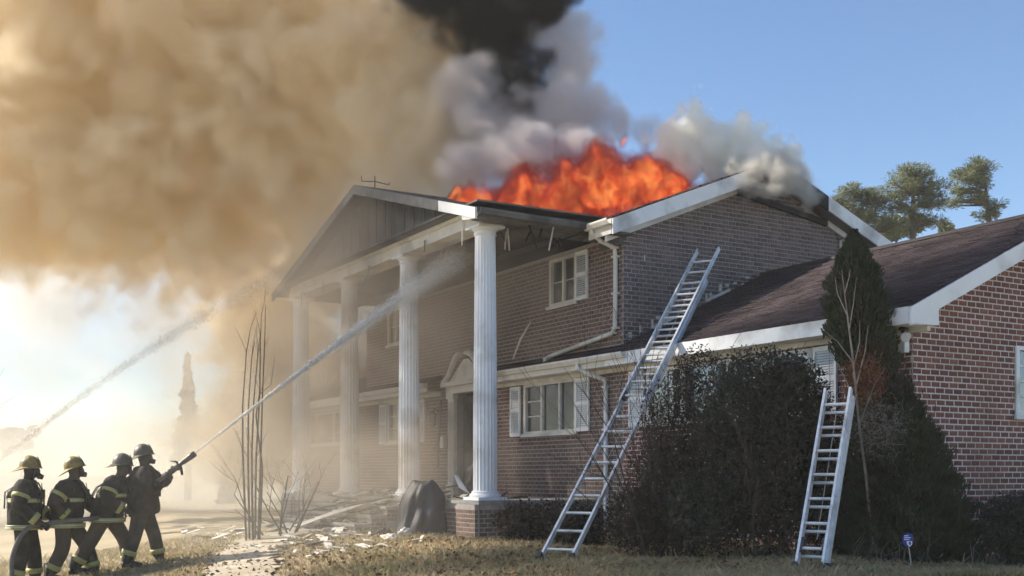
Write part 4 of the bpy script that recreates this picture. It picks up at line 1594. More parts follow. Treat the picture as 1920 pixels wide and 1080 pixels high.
def draped(name, label, cat, pts_low, pts_top, mtl, folds=0.05, n=28, rows=10):
    """A sheet hung over something: rows of points from a top outline down to a bottom outline, rippled into folds, with thickness."""
    top = [Vector(p) for p in pts_top]
    low = [Vector(p) for p in pts_low]

    def along(poly, t):
        q_ = t * (len(poly) - 1)
        i = min(int(q_), len(poly) - 2)
        return poly[i].lerp(poly[i + 1], q_ - i)

    base = sum(low, Vector()) / len(low)
    vs, fs = [], []
    for j in range(rows + 1):
        q_ = j / rows
        for i in range(n + 1):
            t = i / n
            a, b_2 = along(top, t), along(low, t)
            p = a.lerp(b_2, q_)
            out = (b_2 - a)
            out.z = 0
            sag = math.sin(q_ ** 0.7 * math.pi) * 0.16
            amp = folds * q_ * math.sin(t * 21 + 2 * math.sin(t * 9)) + folds * 0.4 * math.sin(t * 47 + q_ * 5)
            nrm = Vector((-0.863, -0.505, 0))
            p = p + nrm * (amp + sag)
            vs.append(p - base)
    for j in range(rows):
        for i in range(n):
            a = j * (n + 1) + i
            fs.append((a, a + 1, a + n + 2, a + n + 1))
    me = bpy.data.meshes.new(name)
    me.from_pydata([tuple(p) for p in vs], [], fs)
    me.polygons.foreach_set('use_smooth', [True] * len(fs))
    me.materials.append(mtl)
    o = link(name, me, None, label=label, category=cat)
    o.location = base
    md = o.modifiers.new('thickness', 'SOLIDIFY')
    md.thickness = 0.02
    return o


# dark tarp over a heap between the third column and the steps
def tarp_mound():
    nu, nv = 72, 22
    vs, fs = [], []
    for j_ in range(nv + 1):
        q_ = j_ / nv
        for i_ in range(nu):
            a = 2 * math.pi * i_ / nu
            prof = 0.04 + 0.96 * min(1.0, q_ * 2.6) ** 0.8 if q_ < 0.4 else 1.0
            rr = prof * (0.66 + 0.34 * max(0, q_ - 0.25) / 0.75)
            fold = 1 + 0.11 * q_ * math.sin(7 * a + 2 * math.sin(2 * a + 1)) + 0.05 * q_ * math.sin(17 * a + 4 * q_) + 0.06 * math.sin(4 * q_ * math.pi + 3 * a) + 0.10 * math.sin(2 * a + 0.6)
            z = 1.0 * (1 - max(0.0, q_ - 0.22) / 0.78) + (0.035 * math.sin(3 * a + 1) + 0.02 * math.sin(5 * a)) * (1 - q_) * min(1, q_ * 5) - 0.02 * math.sin(9 * a) * (q_ > 0.95)
            cr_ = 1 + 0.03 * math.sin(13 * q_ + 5 * a) + 0.02 * math.sin(29 * a + 17 * q_)
            vs.append((0.47 * rr * fold * cr_ * math.cos(a) - 0.12 * q_, 0.44 * rr * fold * cr_ * math.sin(a) - 0.06 * q_, z * 0.92))
    for j_ in range(nv):
        for i_ in range(nu):
            fs.append((j_ * nu + i_, (j_ + 1) * nu + i_, (j_ + 1) * nu + (i_ + 1) % nu, j_ * nu + (i_ + 1) % nu))
    fs.append(tuple(range(nu)))
    m_ = MB()
    m_.add(vs, fs)
    o_ = m_.build('tarp', M['tarp'], None, True, label='dark grey tarp heaped and draped off the porch edge right of the steps', category='tarp')
    o_.location = H(-1.10, -0.52, 0.42)
    o_.rotation_euler = (0, 0, HA)


tarp_mound()
def lump(name, label, cat, loc, r, mtl, seed=1, rough=0.25):
    rn = random.Random(seed)
    verts, faces = [], []
    nu, nv = 22, 12
    ph = [rn.uniform(0, 6.28) for _ in range(8)]
    for j in range(nv + 1):
        th = math.pi * j / nv
        for i in range(nu):
            a = 2 * math.pi * i / nu
            k_ = 1 + rough * (0.5 * math.sin(3 * a + ph[0]) * math.sin(2 * th + ph[1]) + 0.4 * math.sin(5 * a + ph[2] + th * 4) * math.sin(th) + 0.3 * math.sin(7 * th + ph[3] + 2 * a))
            verts.append((r[0] * k_ * math.sin(th) * math.cos(a), r[1] * k_ * math.sin(th) * math.sin(a), r[2] + r[2] * k_ * math.cos(th)))
    for j in range(nv):
        for i in range(nu):
            faces.append((j * nu + i, (j + 1) * nu + i, (j + 1) * nu + (i + 1) % nu, j * nu + (i + 1) % nu))
    m_ = MB()
    m_.add(verts, faces)
    o_ = m_.build(name, mtl, None, True, label=label, category=cat)
    o_.location = loc
    o_.rotation_euler = (0, 0, HA)
    return o_


for s_, b_2, z_, L2, a_, t_, lb in ((-3.6, -0.9, 0.86, 1.1, 0.5, 0.12, 'charred board tilted over the middle of the brick steps'), (-4.6, -0.6, 0.98, 0.9, 2.2, -0.1, 'charred board across the top brick step, left of the middle'), (-2.9, -0.75, 0.90, 0.8, 1.2, 0.2, 'short charred board at the end of the brick steps nearest the tarp'),
                               (-5.2, -1.2, 0.70, 1.2, 0.1, 0.08, 'long charred board on the lower steps at their far left end'), (-3.9, 0.2, 1.12, 1.3, 2.8, 0.06, 'longest charred board, lying on the porch floor behind the steps'), (-2.3, 0.3, 1.14, 0.9, 0.8, 0.15, 'charred board on the porch floor just left of the tarp')):
    m = MB()
    m.hexa([(-L2 / 2, -0.05, -0.012 - t_ * L2 / 2), (L2 / 2, -0.045, -0.012 + t_ * L2 / 2), (L2 / 2 - 0.05, 0.05, -0.012 + t_ * L2 / 2), (-L2 / 2 + 0.03, 0.055, -0.012 - t_ * L2 / 2)],
           [(-L2 / 2, -0.05, 0.014 - t_ * L2 / 2), (L2 / 2, -0.045, 0.014 + t_ * L2 / 2), (L2 / 2 - 0.05, 0.05, 0.014 + t_ * L2 / 2), (-L2 / 2 + 0.03, 0.055, 0.014 - t_ * L2 / 2)])
    o = m.build('charred_board', M['char'], None, label=lb, category='board', group='charred boards on the steps')
    o.location = H(s_, b_2, z_ + abs(t_) * L2 / 2)
    o.rotation_euler = (0, 0, HA + a_)


lump('trash_bag', 'upright black bag beside the front door behind the nearest column', 'bag', H(-1.15, 0.55, FLOOR), (0.26, 0.24, 0.36), M['bag'], 3, 0.3)
lump('trash_bag', 'low black bag slumped on the porch next to the upright black bag', 'bag', H(-1.5, 0.75, FLOOR), (0.24, 0.22, 0.18), M['bag'], 5, 0.35)
lump('insulation_clump', 'largest pale clump of insulation on the lawn below the tarp', 'insulation', P(732, 1018, 17.6), (0.16, 0.12, 0.07), M['paper'], 8, 0.4)
lump('insulation_clump', 'pale crumpled scrap on the lawn between the tarp and the pedestal', 'insulation', P(778, 1030, 17.4), (0.17, 0.1, 0.05), M['paper'], 11, 0.6)
lump('insulation_clump', 'small pale scrap against the foot of the tarp', 'insulation', P(760, 1005, 17.9), (0.09, 0.08, 0.06), M['paper'], 14, 0.6)
draped('torn_sheet', 'torn white building wrap trailing down the brick steps', 'sheet',
       [H(-4.6, -1.5, 0.5), H(-4.35, -1.6, 0.5), H(-4.1, -1.6, 0.5)], [H(-3.1, -0.5, 0.98), H(-2.9, -0.5, 1.0), H(-2.6, -0.45, 1.02)], M['paper'], 0.04, 12, 10)
m = MB()
q0 = [Vector(p) for p in ((-0.30, 0, 0.0), (0.02, -0.04, 0.30), (0.06, 0.02, 0.34), (-0.16, 0.1, 0.10))]
m.hexa(q0, [p + Vector((0.01, 0.02, 0.015)) for p in q0])
o = m.build('torn_board', M['white'], None, label='white torn board leaning on the rubble beside the tarp', category='board')
o.location = H(-1.05, 0.05, FLOOR + 0.08)
o.rotation_euler = (0, 0, 2.4)

# ------------------------------------------------------------------ little yard sign
ys = P(1702, 1012, 12.15)
yg = ground_z(ys.x + 0.06, ys.y)
sg_ = thing('yard_sign', 'small blue and white security sign on a thin stake before the evergreen', 'sign', (ys.x, ys.y, yg), R(12))
hz = ys.z - yg
m = MB()
oc = [(0.066 * math.cos(R(22.5 + 45 * i)), hz + 0.078 * math.sin(R(22.5 + 45 * i))) for i in range(8)]
m.prism(oc, 'y', -0.006, 0.006)
pn = m.build('panel', M['blue'], sg_)
m = MB()
for z0, w in ((0.042, 0.05), (0.022, 0.075), (0.002, 0.06)):
    m.box(-0.045, -0.045 + w, -0.0085, -0.0065, hz + z0 - 0.004, hz + z0 + 0.005)
m.prism([(-0.02, hz - 0.015), (0.048, hz - 0.015), (0.048, hz - 0.05), (0.022, hz - 0.075), (-0.008, hz - 0.055)], 'y', -0.0085, -0.0065)
m.build('white_marks', M['sign_white'], pn)
m = MB()
m.lathe([(0.017, 0), (0.02, 0.001), (0.02, 0.002)], (0, 0, 0), 12)
for i, p in enumerate(m.v):
    m.v[i] = (0.020 + p[0] * 0.6, -0.0087 - p[2], hz - 0.038 + p[1])
m.build('emblem', M['blue'], pn)
m = MB()
m.tube([(0.01, 0.004, hz - 0.06), (0.035, 0.01, hz * 0.4), (0.06, 0.02, -0.05)], 0.006, 6)
m.build('stake', M['stripe_silver'], sg_)


# ------------------------------------------------------------------ firefighters
def skin_mesh(name, joints, edges, root, mtl, parent, sub=2):
    keys = list(joints)
    me = bpy.data.meshes.new(name)
    me.from_pydata([joints[k_][0] for k_ in keys], [(keys.index(a), keys.index(b)) for a, b in edges], [])
    o_ = link(name, me, parent)
    sk = o_.modifiers.new('skin', 'SKIN')
    sk.use_smooth_shade = True
    for i, k_ in enumerate(keys):
        r_ = joints[k_][1]
        sv = me.skin_vertices[0].data[i]
        sv.radius = (r_, r_) if not hasattr(r_, '__len__') else r_
        sv.use_root = (k_ == root)
    ss = o_.modifiers.new('smooth', 'SUBSURF')
    ss.levels = ss.render_levels = sub
    me.materials.append(mtl)
    return o_


def band(a, b, t0, t1, r0, r1, name, mtl, parent, n=14, sx=1.0):
    a, b = Vector(a), Vector(b)
    m_ = MB()
    pa, pb_ = a.lerp(b, t0), a.lerp(b, t1)
    m_.tube([pa, pa.lerp(pb_, 0.5), pb_], [r0, (r0 + r1) / 2, r1], n)
    return m_.build(name, mtl, parent, True)


def loft(sections, name, mtl, parent, n=30, wob=0.032):
    """sections: (centre, rx, ry) ellipses stacked upwards."""
    m_ = MB()
    vs, fs = [], []
    for j, (c, rx, ry) in enumerate(sections):
        for i in range(n):
            a = 2 * math.pi * i / n
            w = 1 + wob * math.sin(5 * a + j) + wob * 0.7 * math.sin(9 * a - 2 * j)
            vs.append((c[0] + rx * w * math.cos(a), c[1] + ry * w * math.sin(a), c[2]))
    for j in range(len(sections) - 1):
        for i in range(n):
            fs.append((j * n + i, j * n + (i + 1) % n, (j + 1) * n + (i + 1) % n, (j + 1) * n + i))
    fs.append(tuple(range(n - 1, -1, -1)))
    fs.append(tuple((len(sections) - 1) * n + i for i in range(n)))
    m_.add(vs, fs)
    return m_.build(name, mtl, parent, True)


def glove(parent, wrist, fwd, side):
    """Palm with four curled fingers of unequal length and a thumb, in one mesh; fwd: direction of the hand, side: palm normal."""
    f = Vector(fwd).normalized()
    n_ = Vector(side).normalized()
    n_ = (n_ - f * n_.dot(f)).normalized()
    t = f.cross(n_)
    w = Vector(wrist)
    m_ = MB()
    m_.tube([w - f * 0.05, w, w + f * 0.05, w + f * 0.095], [0.056, 0.050, 0.052, 0.040], 10, flat=0.7)
    for i, (off, ln) in enumerate(((-0.033, 0.075), (-0.011, 0.085), (0.011, 0.080), (0.033, 0.062))):
        b_2 = w + f * 0.085 + t * off
        m_.tube([b_2, b_2 + f * ln * 0.45 + n_ * 0.012, b_2 + f * ln * 0.62 + n_ * 0.042, b_2 + f * ln * 0.42 + n_ * 0.068], [0.0135, 0.013, 0.012, 0.010], 7)
    b_2 = w + f * 0.03 - t * 0.042
    m_.tube([b_2, b_2 + f * 0.03 - t * 0.025 + n_ * 0.02, b_2 + f * 0.05 - t * 0.015 + n_ * 0.05], [0.017, 0.015, 0.011], 7)
    return m_.build('glove', M['rubber'], parent, True)


def boot(parent, ankle, toe_dir, ground):
    a = Vector(ankle)
    d = Vector((toe_dir[0], toe_dir[1], 0)).normalized()
    m_ = MB()
    heel = Vector((a.x, a.y, ground)) - d * 0.07
    pts = [heel + Vector((0, 0, 0.05)), heel + d * 0.09 + Vector((0, 0, 0.06)), heel + d * 0.20 + Vector((0, 0, 0.048)), heel + d * 0.28 + Vector((0, 0, 0.036))]
    m_.tube(pts, [0.050, 0.058, 0.052, 0.034], 10)
    m_.tube([a + Vector((0, 0, 0.16)), a, Vector((a.x, a.y, ground + 0.06))], [0.075, 0.068, 0.062], 10)
    return m_.build('boot', M['rubber'], parent, True)


def helmet(parent, c, tilt, yaw, mtl, dark=False):
    """Traditional fire helmet: ridged dome, brim longer behind, front shield. x is forward."""
    rot = Matrix.Translation(Vector(c)) @ Matrix.Rotation(yaw, 4, 'Z') @ Matrix.Rotation(tilt, 4, 'Y')
    m_ = MB()
    vs, fs = [], []
    n = 32
    prof = [(1.0, 0.0), (0.99, 0.035), (0.93, 0.07), (0.80, 0.105), (0.58, 0.135), (0.30, 0.152), (0.05, 0.158)]
    for q_, z in prof:
        for i in range(n):
            a = 2 * math.pi * i / n
            ridge = 1 + 0.035 * max(0, math.cos(4 * a)) ** 6 * (1 if q_ > 0.2 else 0)
            vs.append((0.135 * q_ * ridge * math.cos(a), 0.112 * q_ * ridge * math.sin(a), z + 0.012 * max(0, math.cos(4 * a)) ** 6 * (1 - q_)))
    for j in range(len(prof) - 1):
        for i in range(n):
            fs.append((j * n + i, j * n + (i + 1) % n, (j + 1) * n + (i + 1) % n, (j + 1) * n + i))
    fs.append(tuple((len(prof) - 1) * n + i for i in range(n)))
    m_.add([rot @ Vector(p) for p in vs], fs)
    o_ = m_.build('helmet', mtl, parent, True)
    m_ = MB()
    vs, fs = [], []
    for j, (sc_, dz) in enumerate(((1.0, 0.006), (1.25, -0.006), (1.27, -0.014), (1.0, -0.006))):
        for i in range(n):
            a = 2 * math.pi * i / n
            back = max(0, -math.cos(a)) ** 2
            ex = (sc_ - 1.0) * (1 + 1.9 * back) + 1.0
            vs.append((0.135 * ex * math.cos(a), 0.112 * (1 + (sc_ - 1) * 0.9) * math.sin(a), dz - 0.05 * back * (1 if sc_ > 1.1 else 0)))
    for j in range(3):
        for i in range(n):
            fs.append((j * n + i, j * n + (i + 1) % n, (j + 1) * n + (i + 1) % n, (j + 1) * n + i))
    for i in range(n):
        fs.append((3 * n + i, 3 * n + (i + 1) % n, (i + 1) % n, i))
    m_.add([rot @ Vector(p) for p in vs], fs)
    m_.build('brim', mtl, o_, True)
    m_ = MB()
    q0 = [(0.138, -0.045, 0.0), (0.138, 0.045, 0.0), (0.118, 0.058, 0.085), (0.092, 0.0, 0.150), (0.118, -0.058, 0.085)]
    q1 = [(x + 0.012, y, z) for x, y, z in q0]
    k_ = len(q0)
    m_.add([rot @ Vector(p) for p in q0 + q1], [tuple(range(k_))[::-1], tuple(range(k_, 2 * k_))] + [(i, (i + 1) % k_, k_ + (i + 1) % k_, k_ + i) for i in range(k_)])
    m_.build('front_shield', M['black_plastic'], o_)
    return o_


def firefighter(label, px, Y, yaw, pose, helmet_mat, trousers, coat_mat, scale=1.0, stripes=True):
    q_ = P(px, 1000, Y)
    gz_ = ground_z(q_.x, q_.y) - 0.02
    root = thing('person', label, 'firefighter', (q_.x, q_.y, gz_), yaw, 'firefighters on the hose line')
    root.scale = (scale, scale, scale)
    J = pose
    hip, ch, nk, hd = Vector(J['pelvis']), Vector(J['chest']), Vector(J['neck']), Vector(J['head'])
    joints = {
        'pelvis': (hip, 0.165), 'belly': (hip.lerp(ch, 0.5), 0.165), 'chest': (ch, 0.175), 'collar': (ch.lerp(nk, 0.65), 0.125),
        'neck': (nk, 0.068), 'jaw': (nk.lerp(hd, 0.55) + Vector((0.025, 0, 0)), 0.085), 'head': (hd, 0.100), 'crown': (hd + Vector((-0.005, 0, 0.075)), 0.085),
    }
    edges = [('pelvis', 'belly'), ('belly', 'chest'), ('chest', 'collar'), ('collar', 'neck'), ('neck', 'jaw'), ('jaw', 'head'), ('head', 'crown')]
    for S in ('L', 'R'):
        joints['sh' + S] = (Vector(J['sh' + S]), 0.092)
        joints['el' + S] = (Vector(J['el' + S]), 0.070)
        joints['ua' + S] = (Vector(J['sh' + S]).lerp(Vector(J['el' + S]), 0.5), 0.082)
        joints['wr' + S] = (Vector(J['wr' + S]), 0.052)
        joints['hp' + S] = (Vector(J['hp' + S]), 0.145)
        joints['th' + S] = (Vector(J['hp' + S]).lerp(Vector(J['kn' + S]), 0.5), 0.118)
        joints['kn' + S] = (Vector(J['kn' + S]), 0.108)
        joints['cf' + S] = (Vector(J['kn' + S]).lerp(Vector(J['an' + S]), 0.4), 0.106)
        joints['an' + S] = (Vector(J['an' + S]), 0.092)
        edges += [('collar', 'sh' + S), ('sh' + S, 'ua' + S), ('ua' + S, 'el' + S), ('el' + S, 'wr' + S),
                  ('pelvis', 'hp' + S), ('hp' + S, 'th' + S), ('th' + S, 'kn' + S), ('kn' + S, 'cf' + S), ('cf' + S, 'an' + S)]
    skin_mesh('body', joints, edges, 'pelvis', trousers, root)
    # coat: torso loft with a flared hem and two sleeves
    hem = hip + Vector((0.0, 0, -0.17))
    up = (ch - hip)
    secs = [((hem.x, hem.y, hem.z), 0.215, 0.245), ((hip.x, hip.y, hip.z - 0.02), 0.205, 0.232)]
    for t, rx, ry in ((0.35, 0.19, 0.215), (0.7, 0.195, 0.225), (1.0, 0.198, 0.238)):
        p = hip + up * t
        secs.append(((p.x, p.y, p.z), rx, ry))
    p = ch.lerp(nk, 0.5)
    secs.append(((p.x, p.y, p.z), 0.165, 0.205))
    p = ch.lerp(nk, 0.85)
    secs.append(((p.x, p.y, p.z), 0.115, 0.125))
    p = nk + Vector((0.0, 0, 0.03))
    secs.append(((p.x, p.y, p.z), 0.105, 0.110))
    secs = [(c_, rx * 1.14, ry * 1.10) for c_, rx, ry in secs]
    coat = loft(secs, 'coat', coat_mat, root)
    for S in ('L', 'R'):
        a, b, c = Vector(J['sh' + S]), Vector(J['el' + S]), Vector(J['wr' + S])
        m_ = MB()
        inn = ch.lerp(nk, 0.45)
        m_.tube([inn.lerp(a, 0.45), a, a.lerp(b, 0.5), b.lerp(a, 0.08), b.lerp(c, 0.12), b.lerp(c, 0.6), b.lerp(c, 0.93)], [0.13, 0.126, 0.114, 0.104, 0.100, 0.090, 0.082], 12)
        m_.build('sleeve', coat_mat, coat, True)
        if stripes:
            band(b, c, 0.70, 0.92, 0.094, 0.090, 'reflective_stripe', M['stripe'], coat)
            band(a, b, 0.45, 0.62, 0.124, 0.120, 'reflective_stripe', M['stripe'], coat)
        d = Vector(J.get('hand' + S, c - b))
        glove(root, c + (c - b).normalized() * 0.03, d, J.get('palm' + S, (0, -1 if S == 'L' else 1, -0.3)))
        band(J['kn' + S], J['an' + S], 0.62, 0.80, 0.113, 0.108, 'reflective_stripe', M['stripe'], root)
        boot(root, J['an' + S], J.get('toe' + S, (1, 0)), J['an' + S][2] - 0.11)
    if stripes:
        def ring(zf, rx, ry, h, mt):
            p_ = hem + (ch - hem) * zf
            rx, ry = rx * 1.14, ry * 1.10
            s2 = [((p_.x, p_.y, p_.z), rx, ry), ((p_.x + up.x * 0.02, p_.y, p_.z + h), rx, ry)]
            loft(s2, 'reflective_stripe', mt, coat, 24, 0.02)
        ring(0.06, 0.222, 0.252, 0.022, M['stripe'])
        ring(0.115, 0.220, 0.250, 0.016, M['stripe_silver'])
        ring(0.15, 0.219, 0.249, 0.022, M['stripe'])
        ring(0.80, 0.203, 0.238, 0.022, M['stripe'])
        ring(0.845, 0.203, 0.240, 0.016, M['stripe_silver'])
        ring(0.875, 0.203, 0.242, 0.022, M['stripe'])
    tx = bpy.data.textures.get('creases') or bpy.data.textures.new('creases', 'CLOUDS')
    tx.noise_scale = 0.11
    tx.noise_depth = 3
    for part_ in [coat] + [c_ for c_ in coat.children if c_.name.startswith('sleeve')]:
        sb_ = part_.modifiers.new('finer', 'SUBSURF')
        sb_.levels = sb_.render_levels = 2
        dm = part_.modifiers.new('creases', 'DISPLACE')
        dm.texture = tx
        dm.strength = 0.055
        dm.mid_level = 0.55
        dm.texture_coords = 'GLOBAL'
    m_ = MB()
    cc = ch.lerp(nk, 0.1) + Vector((0.215, 0.07, 0))
    m_.box(cc.x - 0.02, cc.x + 0.035, cc.y - 0.03, cc.y + 0.03, cc.z - 0.07, cc.z + 0.06)
    m_.tube([cc + Vector((0, 0, 0.06)), cc + Vector((-0.01, 0, 0.15))], 0.006, 5)
    m_.build('radio', M['black_plastic'], root)
    for sy in (-0.11, 0.11):
        m_ = MB()
        a_ = ch.lerp(nk, 0.62)
        m_.tube([hip + Vector((0.235, sy, 0.12)), ch + Vector((0.235, sy, 0.02)), a_ + Vector((0.14, sy, 0.05)), a_ + Vector((-0.05, sy, 0.06)), ch + Vector((-0.23, sy, 0.05)), hip + Vector((-0.24, sy, 0.15))], 0.022, 6, flat=0.5)
        m_.build('strap', M['black_plastic'], root)
    # breathing mask on the face, hood
    m_ = MB()
    fd = Vector(J.get('look', (1, 0, 0))).normalized()
    c = hd + Vector((0, 0, -0.01))
    m_.tube([c + fd * 0.06, c + fd * 0.105, c + fd * 0.125], [0.082, 0.068, 0.035], 12)
    m_.tube([c + fd * 0.10 + Vector((0, 0, -0.05)), c + fd * 0.165 + Vector((0, 0, -0.075))], [0.045, 0.034], 10)
    m_.build('face_mask', M['black_plastic'], root, True)
    tl = J.get('tilt', 0.0)
    helmet(root, hd + Vector((-0.008, 0, 0.055)), tl, 0.0, helmet_mat)
    return root


def base_pose():
    return dict(pelvis=(0, 0, 0.94), chest=(0.03, 0, 1.27), neck=(0.05, 0, 1.47), head=(0.075, 0, 1.60),
                shL=(0.03, 0.20, 1.40), shR=(0.03, -0.20, 1.40), elL=(0.05, 0.29, 1.12), elR=(0.02, -0.29, 1.12), wrL=(0.26, 0.14, 0.97), wrR=(0.22, -0.17, 0.93),
                hpL=(0, 0.105, 0.90), hpR=(0, -0.105, 0.90), knL=(0.10, 0.14, 0.50), knR=(-0.02, -0.15, 0.50), anL=(0.08, 0.15, 0.11), anR=(-0.10, -0.16, 0.11))


YAW = R(14)
# rearmost: upright, hose held low with both hands
p1 = base_pose()
p1.update(elR=(-0.04, -0.30, 1.13), wrR=(0.22, -0.24, 0.92), wrL=(0.30, 0.08, 0.98), knL=(0.10, 0.12, 0.5), anL=(0.12, 0.14, 0.11), knR=(0.0, -0.14, 0.5), anR=(-0.10, -0.15, 0.11), chest=(0.0, 0, 1.27), neck=(0.03, 0, 1.47), tilt=0.0)
firefighter('rearmost firefighter in yellow helmet and dark coat, hose looping down before him', 46, 16.75, YAW, p1, M['helmet_tan'], M['suit'], M['suit'], 1.07)
p2 = base_pose()
p2.update(pelvis=(0, 0, 0.90), chest=(0.05, 0, 1.22), neck=(0.08, 0, 1.42), head=(0.115, 0, 1.55), shL=(0.08, 0.20, 1.36), shR=(0.02, -0.20, 1.35), elL=(0.26, 0.24, 1.10), wrL=(0.46, 0.10, 0.99), elR=(-0.13, -0.30, 1.10), wrR=(0.05, -0.24, 0.93),
          hpL=(0.02, 0.105, 0.86), hpR=(-0.02, -0.105, 0.86), knL=(0.26, 0.13, 0.50), anL=(0.36, 0.14, 0.11), knR=(-0.02, -0.13, 0.47), anR=(-0.20, -0.15, 0.11), tilt=-0.28, look=(1, 0, 0.25))
firefighter('second firefighter in yellow helmet and tan trousers, arm stretched along the hose', 124, 17.0, YAW, p2, M['helmet_tan'], M['suit_tan'], M['suit'], 1.06)
p3 = base_pose()
p3.update(pelvis=(0.0, 0, 0.88), chest=(0.10, 0, 1.19), neck=(0.17, 0, 1.38), head=(0.22, 0, 1.51), shL=(0.14, 0.20, 1.32), shR=(0.10, -0.20, 1.31), elL=(0.30, 0.26, 1.06), wrL=(0.48, 0.16, 1.02), elR=(0.02, -0.32, 1.06), wrR=(0.24, -0.24, 0.93),
          hpL=(0.02, 0.105, 0.84), hpR=(-0.02, -0.105, 0.84), knL=(0.24, 0.13, 0.48), anL=(0.30, 0.14, 0.11), knR=(-0.20, -0.14, 0.47), anR=(-0.42, -0.16, 0.11), tilt=0.05, look=(1, 0, 0.0))
firefighter('third firefighter leaning forward with legs braced wide, close behind the nozzle holder', 200, 17.3, YAW, p3, M['helmet_dark'], M['suit_tan'], M['suit'], 1.06)
p4 = base_pose()
p4.update(pelvis=(0.02, 0, 0.92), chest=(0.02, 0, 1.26), neck=(0.02, 0, 1.47), head=(0.03, 0, 1.60), shL=(0.07, 0.20, 1.41), shR=(0.02, -0.20, 1.40), elL=(0.26, 0.22, 1.22), wrL=(0.40, 0.09, 1.38), elR=(0.14, -0.30, 1.14), wrR=(0.27, -0.17, 1.22),
          knL=(0.16, 0.13, 0.50), anL=(0.24, 0.15, 0.11), knR=(-0.08, -0.15, 0.49), anR=(-0.20, -0.17, 0.11), tilt=-0.16, look=(1, 0, 0.25), handL=(0.7, 0, 0.6), handR=(0.7, 0, 0.6))
lead = firefighter('lead firefighter in dark helmet raising the hose nozzle towards the house', 266, 17.45, YAW, p4, M['helmet_dark'], M['suit'], M['suit'], 1.04, stripes=False)

# hose -------------------------------------------------------------------
hose = thing('fire_hose', 'charged fire hose running through the hands of four firefighters to a raised nozzle', 'hose', P(190, 975, 17.0))
ho = Vector(hose.location)


def spline(pts, per=6):
    pts = [Vector(p) for p in pts]
    out = []
    for i in range(len(pts) - 1):
        p0, p1_, p2_, p3_ = pts[max(i - 1, 0)], pts[i], pts[i + 1], pts[min(i + 2, len(pts) - 1)]
        for k_ in range(per):
            t = k_ / per
            out.append(0.5 * ((2 * p1_) + (-p0 + p2_) * t + (2 * p0 - 5 * p1_ + 4 * p2_ - p3_) * t * t + (-p0 + 3 * p1_ - 3 * p2_ + p3_) * t ** 3))
    out.append(pts[-1])
    return out


path = [P(18, 1100, 16.35), P(22, 1050, 16.4), P(36, 1010, 16.45), P(56, 988, 16.52), P(80, 984, 16.62), P(110, 978, 16.72), P(165, 973, 16.82), P(200, 968, 17.3), P(235, 955, 17.65), P(268, 925, 17.6), P(296, 902, 17.3), P(316, 887, 17.2)]
gpt = P(10, 1118, 16.3)
path.insert(0, Vector((gpt.x - 0.3, gpt.y, ground_z(gpt.x - 0.3, gpt.y) + 0.03)))
m = MB()
m.tube([p - ho for p in spline(path)], 0.034, 10)
m.build('hose_line', M['hose'], hose, True)
n0, n1 = P(312, 889, 17.2) - ho, P(366, 850, 17.25) - ho
d = (n1 - n0).normalized()
L_ = (n1 - n0).length
m = MB()
m.tube([n0, n0 + d * L_ * 0.15, n0 + d * L_ * 0.16, n0 + d * L_ * 0.55, n0 + d * L_ * 0.58, n0 + d * L_ * 0.78, n0 + d * L_ * 0.80, n1], [0.042, 0.042, 0.032, 0.032, 0.042, 0.042, 0.050, 0.046], 12)
nz_ = m.build('nozzle', M['brass'], hose, True)
m = MB()
c = n0 + d * L_ * 0.46
m.tube([c, c + Vector((0.03, -0.02, -0.07)), c + Vector((0.045, -0.02, -0.16))], [0.024, 0.022, 0.018], 8)
m.build('pistol_grip', M['black_plastic'], nz_, True)
m = MB()
m.tube([c + Vector((0, 0.04, 0)), c + Vector((-0.06, 0.04, 0.045)), c + Vector((-0.13, 0.0, 0.055)), c + Vector((-0.06, -0.04, 0.045)), c + Vector((0, -0.04, 0))], 0.012, 7)
m.build('bale_handle', M['black_plastic'], nz_, True)


# water ------------------------------------------------------------------
def stream(name, label, a, b, sag, r0, r1, core_to, n_drop, drop, start_drop=0.0, clumps=0, core=True):
    a, b = Vector(a), Vector(b)
    o_ = thing(name, label, 'water', a)

    def at(t):
        p = a.lerp(b, t)
        p.z += sag * 4 * t * (1 - t)
        return p - a

    if core:
        m_ = MB()
        nseg, nn = 150, 8
        vs, fs = [], []
        for i in range(nseg + 1):
            t = core_to * i / nseg
            p = at(t)
            dd = (at(t + 0.01) - at(t)).normalized()
            u = dd.cross(Vector((0, 1, 0))).normalized()
            w = dd.cross(u)
            rr = r0 * (1 + 2.2 * t) * (1 - smooth(0.75 * core_to, core_to, t))
            for k_ in range(nn):
                th = 2 * math.pi * k_ / nn
                q2 = rr * (1 + random.uniform(-1, 1) * min(0.85, 0.12 + 2.0 * t))
                vs.append(p + (u * math.cos(th) + w * math.sin(th)) * q2)
        for i in range(nseg):
            for k_ in range(nn):
                fs.append((i * nn + k_, i * nn + (k_ + 1) % nn, (i + 1) * nn + (k_ + 1) % nn, (i + 1) * nn + k_))
        m_.add(vs, fs)
        m_.build('jet', M['water'], o_, True)
    n = n_drop
    t = start_drop + (1 - start_drop) * RNG.random(n) ** 0.6
    if clumps:
        ck = np.sort(start_drop + (1 - start_drop) * RNG.random(clumps))
        t = np.clip(ck[RNG.integers(0, clumps, n)] + RNG.normal(size=n) * 0.02, start_drop, 1)
    pos = np.array([at(x) for x in t])
    dd = np.array((b - a).normalized())
    rr = (r0 + (r1 - r0) * t ** 2.2)[:, None]
    off = RNG.normal(size=(n, 3)) * 0.5
    pos = pos + off * rr
    v, r_ = tri_cloud(pos, dd[None, :] + RNG.normal(size=(n, 3)) * 0.35, drop[0], drop[1])
    cloud_object('spray', v, r_, M['water'], o_, kind='stuff')
    return o_


